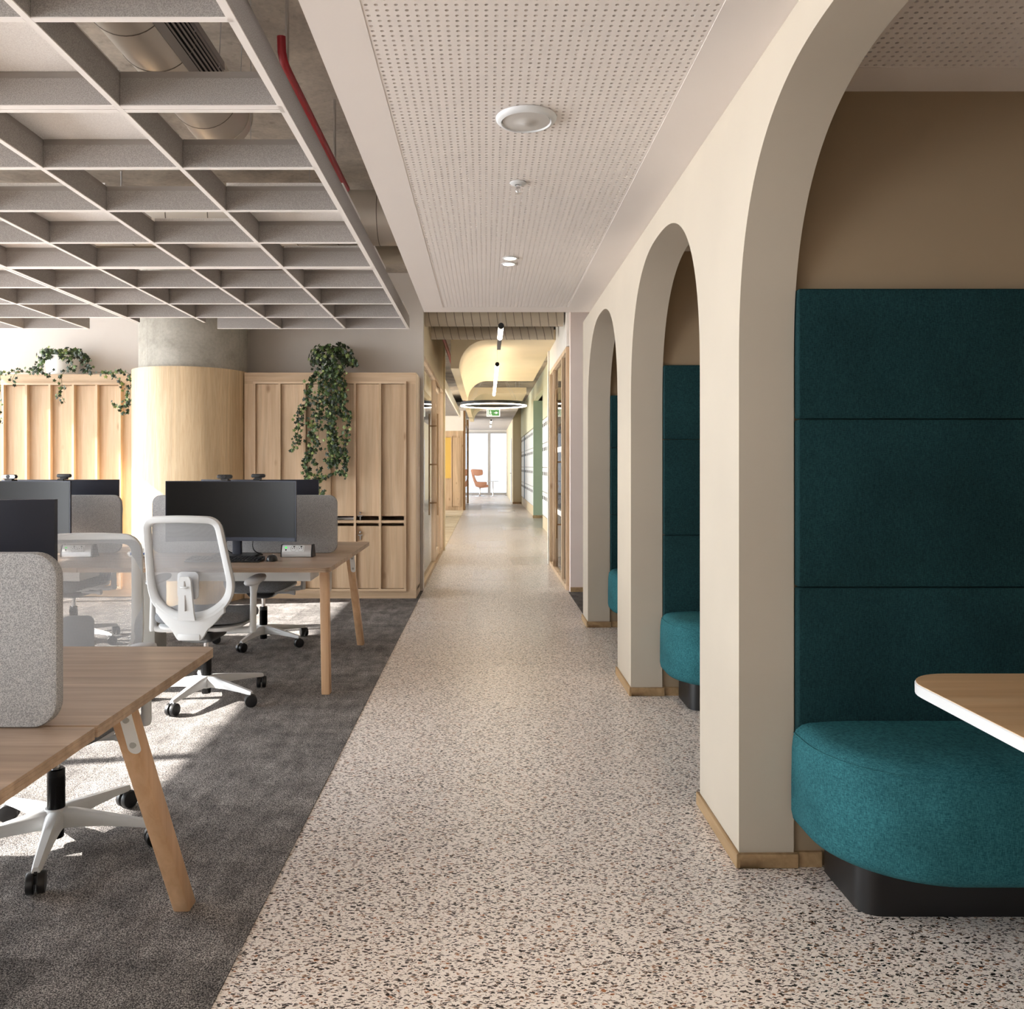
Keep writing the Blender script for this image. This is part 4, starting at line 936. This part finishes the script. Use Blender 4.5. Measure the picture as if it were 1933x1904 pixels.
    nk = MB().hull8([(-0.062, -0.245, 0.372), (0.062, -0.245, 0.372), (0.062, -0.245, 0.408), (-0.062, -0.245, 0.408)], [(-0.05, -0.13, 0.362), (0.05, -0.13, 0.362), (0.05, -0.13, 0.394), (-0.05, -0.13, 0.394)])
    keep('back_bracket', nk, 'white_plastic', bevel=0.008)
    # mesh membrane
    mm = MB(); rows = []
    right = [p for p in LOOP if p.x >= 0]
    def halfw(v):
        best = 0
        for i in range(k):
            a, b_ = LOOP[i], LOOP[(i+1) % k]
            if (a.y-v)*(b_.y-v) <= 0 and abs(a.y-b_.y) > 1e-9:
                t = (v-a.y)/(b_.y-a.y); best = max(best, (a.x+(b_.x-a.x)*t))
        return best
    vsx = [0.486+0.012*i for i in range(8)]+[0.60+0.043*i for i in range(10)]+[1.003, 1.012, 1.0175]
    cols = 17; V_ = []; Fs = []
    for v in vsx:
        hw = halfw(v)+0.019
        for j in range(cols):
            u = hw*(-1+2*j/(cols-1)); V_.append((u, back_y(u, v)+0.0135, v))
    for r in range(len(vsx)-1):
        for j in range(cols-1): a = r*cols+j; Fs.append((a, a+1, a+cols+1, a+cols))
    mm.add(V_, Fs); keep('back_mesh', mm, 'back_mesh', smooth=60)
    # lumbar
    lb = MB(); rs = []
    for v, hw in ((0.485, 0.052), (0.52, 0.046), (0.60, 0.041), (0.70, 0.036), (0.718, 0.028)): y = -0.262-0.02*(v-0.485)/0.2; rs.append([(-hw, y-0.004, v), (hw, y-0.004, v), (hw-0.004, y-0.014, v), (-hw+0.004, y-0.014, v)])
    lb.rings(rs); keep('lumbar_post', lb, 'white_plastic', smooth=30)
    keep('lumbar_pad', MB().prism(rrect(0.006, 0.668, 0.115, 0.145, 0.024, 5), 'y', -0.266, -0.256), 'light_grey_plastic', bevel=0.003)
    ls = MB().prism(rrect(0, 0.585, 0.006, 0.10, 0.003, 3), 'y', -0.2895, -0.280).prism(rrect(0, 0.68, 0.007, 0.03, 0.003, 3), 'y', -0.2975, -0.285)
    keep('lumbar_slot', ls, 'rail_grey'); kn = MB().tube([(-0.022, -0.298, 0.664), (-0.012, -0.302, 0.662), (0.012, -0.302, 0.662), (0.022, -0.298, 0.664)], [0.003, 0.006, 0.006, 0.003], 10); keep('lumbar_knob', kn, 'white_plastic', smooth=50)
    for s, nm in ((1, 'armrest_r'), (-1, 'armrest_l')):
        ap = MB(); 
        ap.tube(smooth_path([(s*0.10, -0.03, 0.400), (s*0.19, -0.04, 0.392), (s*0.262, -0.05, 0.396), (s*0.280, -0.05, 0.42)], 5), 0.017, 10)
        rs = []
        for z, a, b_, dy in ((0.385, 0.014, 0.026, -0.05), (0.40, 0.017, 0.028, -0.05), (0.52, 0.0165, 0.025, -0.045), (0.600, 0.017, 0.026, -0.04), (0.635, 0.022, 0.040, -0.03), (0.652, 0.030, 0.062, -0.02)):
            rs.append([(s*0.282+a*math.cos(2*PI*j/16), dy+b_*math.sin(2*PI*j/16), z) for j in range(16)])
        ap.rings(rs); keep(nm, ap, 'white_plastic', smooth=50)
        pd = MB(); rs = []
        for z, f_ in ((0.648, 0.62), (0.655, 0.93), (0.664, 1.0), (0.672, 0.95), (0.677, 0.78)):
            rs.append([(s*0.282+0.045*f_*math.copysign(abs(math.cos(2*PI*j/28))**0.8, math.cos(2*PI*j/28))-s*0.006, 0.01+0.122*f_*math.copysign(abs(math.sin(2*PI*j/28))**0.8, math.sin(2*PI*j/28)), z+0.012*math.sin(2*PI*j/28)*f_) for j in range(28)])
        pd.rings(rs); keep(nm+'_pad', pd, 'light_grey_plastic', smooth=50)
def chair(x, y, rz, base_deg, label, casters):
    chair_meshes(); t = thing('task_chair', label, 'chair', (x, y, 0.003), rz, 'white mesh task chairs')
    for k in range(5):
        a = math.radians(base_deg+72*k)-rz
        inst('base_leg', CH['base_leg'], t, (0, 0, 0), (0, 0, a)); inst('caster', CH['caster'], t, (0.338*math.cos(a), 0.338*math.sin(a), 0), (0, 0, casters[k]-rz))
    for nm in ('hub', 'gas_lift', 'piston', 'mechanism', 'seat_pan', 'seat', 'lever', 'back_yoke', 'back_bracket'): inst(nm, CH[nm], t, (0, 0, 0))
    bf = inst('back_frame', CH['back_frame'], t, (0, 0, 0)); inst('back_mesh', CH['back_mesh'], bf, (0, 0, 0))
    ls = inst('lumbar_support', CH['lumbar_post'], t, (0, 0, 0)); inst('lumbar_pad', CH['lumbar_pad'], ls, (0, 0, 0)); inst('slot', CH['lumbar_slot'], ls, (0, 0, 0)); inst('knob', CH['lumbar_knob'], ls, (0, 0, 0))
    for s in ('r', 'l'):
        ar = inst('armrest', CH['armrest_'+s], t, (0, 0, 0)); inst('arm_pad', CH['armrest_'+s+'_pad'], ar, (0, 0, 0))
    return t
R = math.radians
chair(-1.567, 4.672, R(-3), -101, 'white mesh task chair with its back to the aisle, facing the curved monitor', [R(70), R(20), R(100), R(40), R(150)])
chair(-1.641, 6.15, R(180), 187, 'white task chair tucked under the far side of the curved monitor desk', [R(20), R(60), R(30), R(120), R(80)])
chair(-3.05, 6.17, R(176), 200, 'white task chair glimpsed through the foreground chair mesh', [R(20), R(60), R(30), R(120), R(80)])
chair(-1.472, 2.857, R(190), 0, 'mesh task chair at the foreground desk, facing its dark monitor', [R(35), R(60), R(10), R(70), R(110)])

# ------------------------------------------------------------------ corridor services and lamps beyond the white ceiling
def spiral_duct(label, y, z, r, x0, x1, gap):
    d = thing('spiral_duct', label, 'duct', (0, y, z), 0, 'painted spiral ducts over the corridor')
    MB().tube([(x0, 0, 0), (x1, 0, 0)], r, 36).build('duct_body', 'duct_paint', d, smooth=40)
    n = int((x1-x0)/gap*24); hp = [(x0+gap*k/24, r*math.cos(2*PI*k/24), r*math.sin(2*PI*k/24)) for k in range(n)]
    MB().tube(hp, 0.004, 5).build('spiral_seam', 'duct_seam', d, smooth=60)
    for x in (x0+0.2, x1-0.15): MB().tube([(x, 0, r-0.005), (x, 0, SLAB-z)], 0.005, 6).build('hanger', 'aluminium', d)
spiral_duct('painted spiral duct close behind the white ceiling edge', 8.95, 2.905, 0.105, -0.655, 0.82, 0.09)
spiral_duct('painted spiral duct just before the cream vaulted canopy', 9.72, 2.852, 0.076, -0.64, 0.78, 0.09)
def vault(label, y0, y1):
    t = thing('vaulted_canopy', label, 'canopy', (0.2, y0, 2.484), 0, 'cream vaulted canopies over the corridor')
    L = y1-y0; top_ = 0.47; pts = [(-0.63, 0), (-0.53, 0)]
    for k in range(1, 17): a = PI-PI/2*k/16; pts.append((-0.19+0.34*math.cos(a), 0.345*math.sin(a)))
    pts += [(0.64, 0.345), (0.64, top_), (-0.63, top_)]
    MB().prism(pts, 'y', 0, L).build('shell', 'wall_cream', t, smooth=30)
    for x in (-0.5, 0.5):
        for y in (0.3, L-0.3): MB().tube([(x, y, top_), (x, y, SLAB-2.484)], 0.005, 6).build('hanger', 'aluminium', t)
vault('large cream vaulted canopy holding the lit tube lamps', 10.1, 15.0); vault('cream vaulted canopy above the exit sign', 17.5, 20.1); vault('short cream vaulted canopy nearest the far windows', 20.9, 22.2)
def tube_lamp(label, x, y0, y1, z, n, lit, mat='lamp_strong'):
    t = thing('tube_lamp', label, 'pendant lamp', (x, y0, z), 0, 'suspended tube lamps along the corridor')
    L = (y1-y0)/n
    for k in range(n):
        MB().tube([(0, k*L+0.06, 0), (0, (k+1)*L, 0)], 0.025, 20).build('diffuser', mat if lit[k] else ('white_plastic' if lit[k] == 0 else 'black_plastic'), t, smooth=40) if lit[k] != -1 else MB().box(-0.02, 0.02, k*L+0.06, (k+1)*L, -0.02, 0.03).build('housing', 'black_plastic', t)
        MB().tube([(0, k*L, 0), (0, k*L+0.06, 0)], 0.0265, 20).build('connector', 'black_plastic', t, smooth=40)
        MB().tube([(0, k*L+0.03, 0.025), (0, k*L+0.03, SLAB-z-0.001 if y0 < 10 else (0.2428 if y0 < 20 else 0.349))], 0.0015, 5).build('cable', 'aluminium', t)
tube_lamp('short tube lamp with a dark housing below the spiral ducts', 0.138, 7.77, 9.25, 2.61, 2, [1, -1])
tube_lamp('lit tube lamp of three segments under the large canopy', 0.138, 10.5, 15.0, 2.586, 3, [1, 1, 1])
tube_lamp('lit tube lamp beneath the grey far ceiling', 0.138, 23.6, 27.4, 2.60, 3, [1, 0, 1])
t = thing('ring_lamp', 'black ring pendant lamp glowing below, past the large canopy', 'pendant lamp', (0.138, 15.9, 2.46))
mb = MB(); rs = []
for k in range(64):
    a = 2*PI*k/64; c, s_ = math.cos(a), math.sin(a); rs.append([((0.63+dr)*c, (0.63+dr)*s_, dz) for dr, dz in ((-0.03, 0.0), (0.0, 0.0), (0.0, 0.055), (-0.03, 0.055))])
mb.rings(rs, closed=True).build('ring_housing', 'black_plastic', t)
mb = MB(); rs = []
for k in range(64):
    a = 2*PI*k/64; c, s_ = math.cos(a), math.sin(a); rs.append([((0.63+dr)*c, (0.63+dr)*s_, dz) for dr, dz in ((-0.032, -0.018), (0.0, -0.018), (0.0, 0.0), (-0.032, 0.0))])
mb.rings(rs, closed=True).build('ring_diffuser', 'lamp_strong', t)
for k in range(4): a = PI/4+PI/2*k; MB().tube([(0.61*math.cos(a), 0.61*math.sin(a), 0.055), (0.05*math.cos(a), 0.05*math.sin(a), SLAB-2.462)], 0.0018, 5).build('cable', 'aluminium', t)
# exit sign
t = thing('exit_sign', 'green and white running figure exit sign hung over the corridor', 'sign', (0.16, 19.0, 2.43))
B(-0.155, 0.155, -0.012, 0.012, 0, 0.175).build('frame', 'sign_white', t); f = B(-0.13, 0.13, -0.016, -0.012, 0.022, 0.153).build('green_face', 'green_sign', t)
def flat(poly, nm): MB().prism(poly, 'y', -0.0185, -0.016).build(nm, 'sign_white', f)
flat([(0.01, 0.08), (0.07, 0.08), (0.045, 0.105), (0.06, 0.115), (0.112, 0.087), (0.06, 0.058), (0.045, 0.068), (0.068, 0.088), (0.01, 0.094)], 'arrow')
flat([(-0.118, 0.03), (-0.118, 0.145), (-0.10, 0.145), (-0.10, 0.045), (-0.03, 0.045), (-0.03, 0.03)], 'doorway')
flat([(-0.066+0.011*math.cos(2*PI*k/12), 0.128+0.011*math.sin(2*PI*k/12)) for k in range(12)], 'figure_head')
flat([(-0.074, 0.114), (-0.052, 0.112), (-0.032, 0.096), (-0.038, 0.090), (-0.054, 0.100), (-0.056, 0.082), (-0.040, 0.068), (-0.044, 0.046), (-0.052, 0.046), (-0.050, 0.064), (-0.066, 0.074), (-0.072, 0.060), (-0.094, 0.056), (-0.094, 0.064), (-0.078, 0.068), (-0.072, 0.098), (-0.086, 0.090), (-0.090, 0.096)], 'figure_body')
for x in (-0.12, 0.12): MB().tube([(x, 0, 0.175), (x, 0, 0.398)], 0.002, 5).build('cable', 'aluminium', t)
# glazed door on the right
g = thing('glazed_door', 'glazed oak framed door with tall brass pull beside the pink wall', 'door', (0.87, 9.9, 0)); zt = 2.55
for q in (-1.14, -0.62, 0.55, 1.10): B(-0.035, 0.035, q-0.025, q+0.025, 0.05, zt-0.05).build('post', 'oak', g)
B(-0.035, 0.035, -1.165, 1.165, 0.002, 0.05).build('bottom_rail', 'oak', g); B(-0.035, 0.035, -1.165, 1.165, zt-0.05, zt).build('top_rail', 'oak', g)
for a, b_ in ((-1.115, -0.645), (-0.595, 0.525), (0.575, 1.075)): B(-0.005, 0.005, a, b_, 0.05, zt-0.05).build('pane', 'glass', g)
for z in (0.75, 1.5): B(-0.007, 0.007, -0.595, 0.525, z-0.03, z+0.03).build('frosted_band', 'paper', g)
hb = MB(); hy = 9.75-9.9
for sx in (-0.05, 0.05): hb.tube([(sx, hy, 0.46), (sx, hy, 2.2)], 0.011, 8)
for z in (0.62, 1.35, 2.06): hb.tube([(-0.05, hy, z), (0.05, hy, z)], 0.009, 8)
hb.build('pull_handle', 'brass', g)
# lockers
def lockers(label, x, y0, y1, cols_, rows, teal=None):
    t = thing('locker_bank', label, 'lockers', (x, y0, 0)); L = y1-y0; wd = L/cols_
    B(0, 0.10, 0, L, 0, 0.26).build('plinth', 'birch', t); B(0.012, 0.40, 0, L, 0.26, 2.29).build('body', 'rail_grey', t)
    zs_ = [0.27+(2.28-0.27)*k/rows for k in range(rows+1)]
    for c in range(cols_):
        for r in range(rows):
            dm = 'teal_panel' if teal is not None and c == teal else 'locker_white'
            dd = B(-0.006, 0.012, c*wd+0.008, (c+1)*wd-0.008, zs_[r]+0.008, zs_[r+1]-0.008).build('door', dm, t)
            B(-0.012, -0.006, c*wd+wd*0.35, c*wd+wd*0.65, zs_[r+1]-0.16, zs_[r+1]-0.09).build('handle', 'dark', dd)
lockers('white locker bank on a birch plinth past the glazed door', 1.20, 12.2, 17.78, 13, 4)
lockers('white locker bank with one teal column beyond the mint wall', 1.22, 21.12, 28.86, 12, 4, 8)
# lounge chair and table at the far windows
t = thing('wing_chair', 'terracotta swivel wing chair by the far window', 'chair', (-0.28, 36.3, 0))
pr = round_poly([(-0.40, 1.16), (-0.30, 1.18), (-0.22, 0.80), (-0.08, 0.56), (0.36, 0.50), (0.38, 0.40), (0.05, 0.36), (-0.16, 0.42), (-0.30, 0.72)], [0.05, 0.05, 0.15, 0.10, 0.05, 0.04, 0.08, 0.12, 0.2], 5)
MB().prism([tuple(p) for p in pr], 'y', -0.29, 0.29).build('shell', 'terracotta', t, bevel=0.03, seg=3)
for s in (-1, 1):
    wg = round_poly([(-0.36, 1.18), (0.12, 1.16), (0.14, 0.93), (-0.10, 0.88), (-0.28, 0.92)], [0.05, 0.07, 0.07, 0.08, 0.05], 5); MB().prism([tuple(p) for p in wg], 'y', s*0.30-0.03, s*0.30+0.03).build('wing', 'terracotta', t, bevel=0.02)
    am = round_poly([(-0.26, 0.66), (-0.05, 0.62), (0.30, 0.62), (0.32, 0.54), (0.0, 0.40), (-0.18, 0.42)], [0.08, 0.1, 0.05, 0.05, 0.1, 0.06], 5); MB().prism([tuple(p) for p in am], 'y', s*0.31-0.03, s*0.31+0.03).build('arm', 'terracotta', t, bevel=0.02)
MB().lathe([(0.24, 0.0), (0.24, 0.012), (0.06, 0.03), (0.025, 0.06), (0.022, 0.30), (0.05, 0.37)], 28).build('pedestal', 'chrome', t, smooth=50)
t = thing('side_table', 'small round pedestal table beside the terracotta wing chair', 'table', (0.29, 36.4, 0))
MB().lathe([(0.25, 0.64), (0.25, 0.66), (0.001, 0.66)], 36).build('top', 'white_plastic', t, smooth=40); MB().lathe([(0.2, 0.0), (0.2, 0.01), (0.03, 0.02), (0.022, 0.05), (0.022, 0.64)], 28).build('pedestal', 'chrome', t, smooth=50)
# lounge chair edge behind the meeting room
t = thing('lounge_seat', 'teal lounge seat partly hidden by the meeting room post', 'chair', (-1.45, 21.6, 0))
MB().prism([tuple(p) for p in round_poly([(-0.3, 0.12), (0.27, 0.12), (0.36, 0.68), (0.24, 0.70), (0.16, 0.42), (-0.3, 0.42)], [0.05]*6, 4)], 'y', -0.3, 0.3).build('shell', 'teal_seat', t, bevel=0.03)
for x in (-0.22, 0.2):
    for y in (-0.22, 0.22): MB().tube([(x, y, 0.003), (x, y, 0.14)], 0.015, 8).build('leg', 'beech', t)
# baffle cloud over the lounge
t = thing('slat_ceiling', 'grey slatted felt ceiling over the lounge past the meeting room', 'baffle ceiling', (-0.66, 13.4, 2.56))
sm = B(-3.2, -0.03, -0.011, 0.011, 0, 0.12)
for k in range(14): B(-3.2, -0.03, 0.55*k+0.3-0.011, 0.55*k+0.3+0.011, 0.0, 0.12).build('slat', 'baffle_felt', t)
B(-0.03, 0.0, 0, 7.9, -0.01, 0.14).build('edge_beam', 'white_metal', t); B(-3.2, -0.03, 0, 7.9, 0.12, 0.14).build('backing', 'rail_grey', t)
for y in (1.0, 4.0, 7.0): MB().tube([(-1.0, y, 0.14), (-1.0, y, SLAB-2.56)], 0.004, 6).build('hanger', 'aluminium', t)
# pipes between slat ceiling and canopy
t = thing('red_pipe_run', 'red fire pipe running beside the cream canopies', 'pipe', (-0.56, 9.85, 2.98)); MB().tube([(0, 0, 0), (0, 12.2, 0)], 0.025, 12).build('pipe_run', 'red_pipe', t, smooth=40)
for y in (0.6, 6.0, 12.0): MB().tube([(0, y, 0.02), (0, y, SLAB-2.98)], 0.006, 6).build('hanger', 'aluminium', t)
# hazy neighbouring tower outside the far window
t = thing('tower_block', 'pale gridded tower outside the far window behind the wing chair', 'building', (-2.4, 70.0, -41.2)); 
B(-5.5, 1.2, 0, 12, 0, 41.3).build('shell', 'building_white', t)
for r in range(4):
    for c in range(7): B(0.2-0.75*c, 0.65-0.75*c, -0.12, 0.1, 39.9-1.9*r-0.5, 39.9-1.9*r+0.7).build('window', 'building_blue', t)
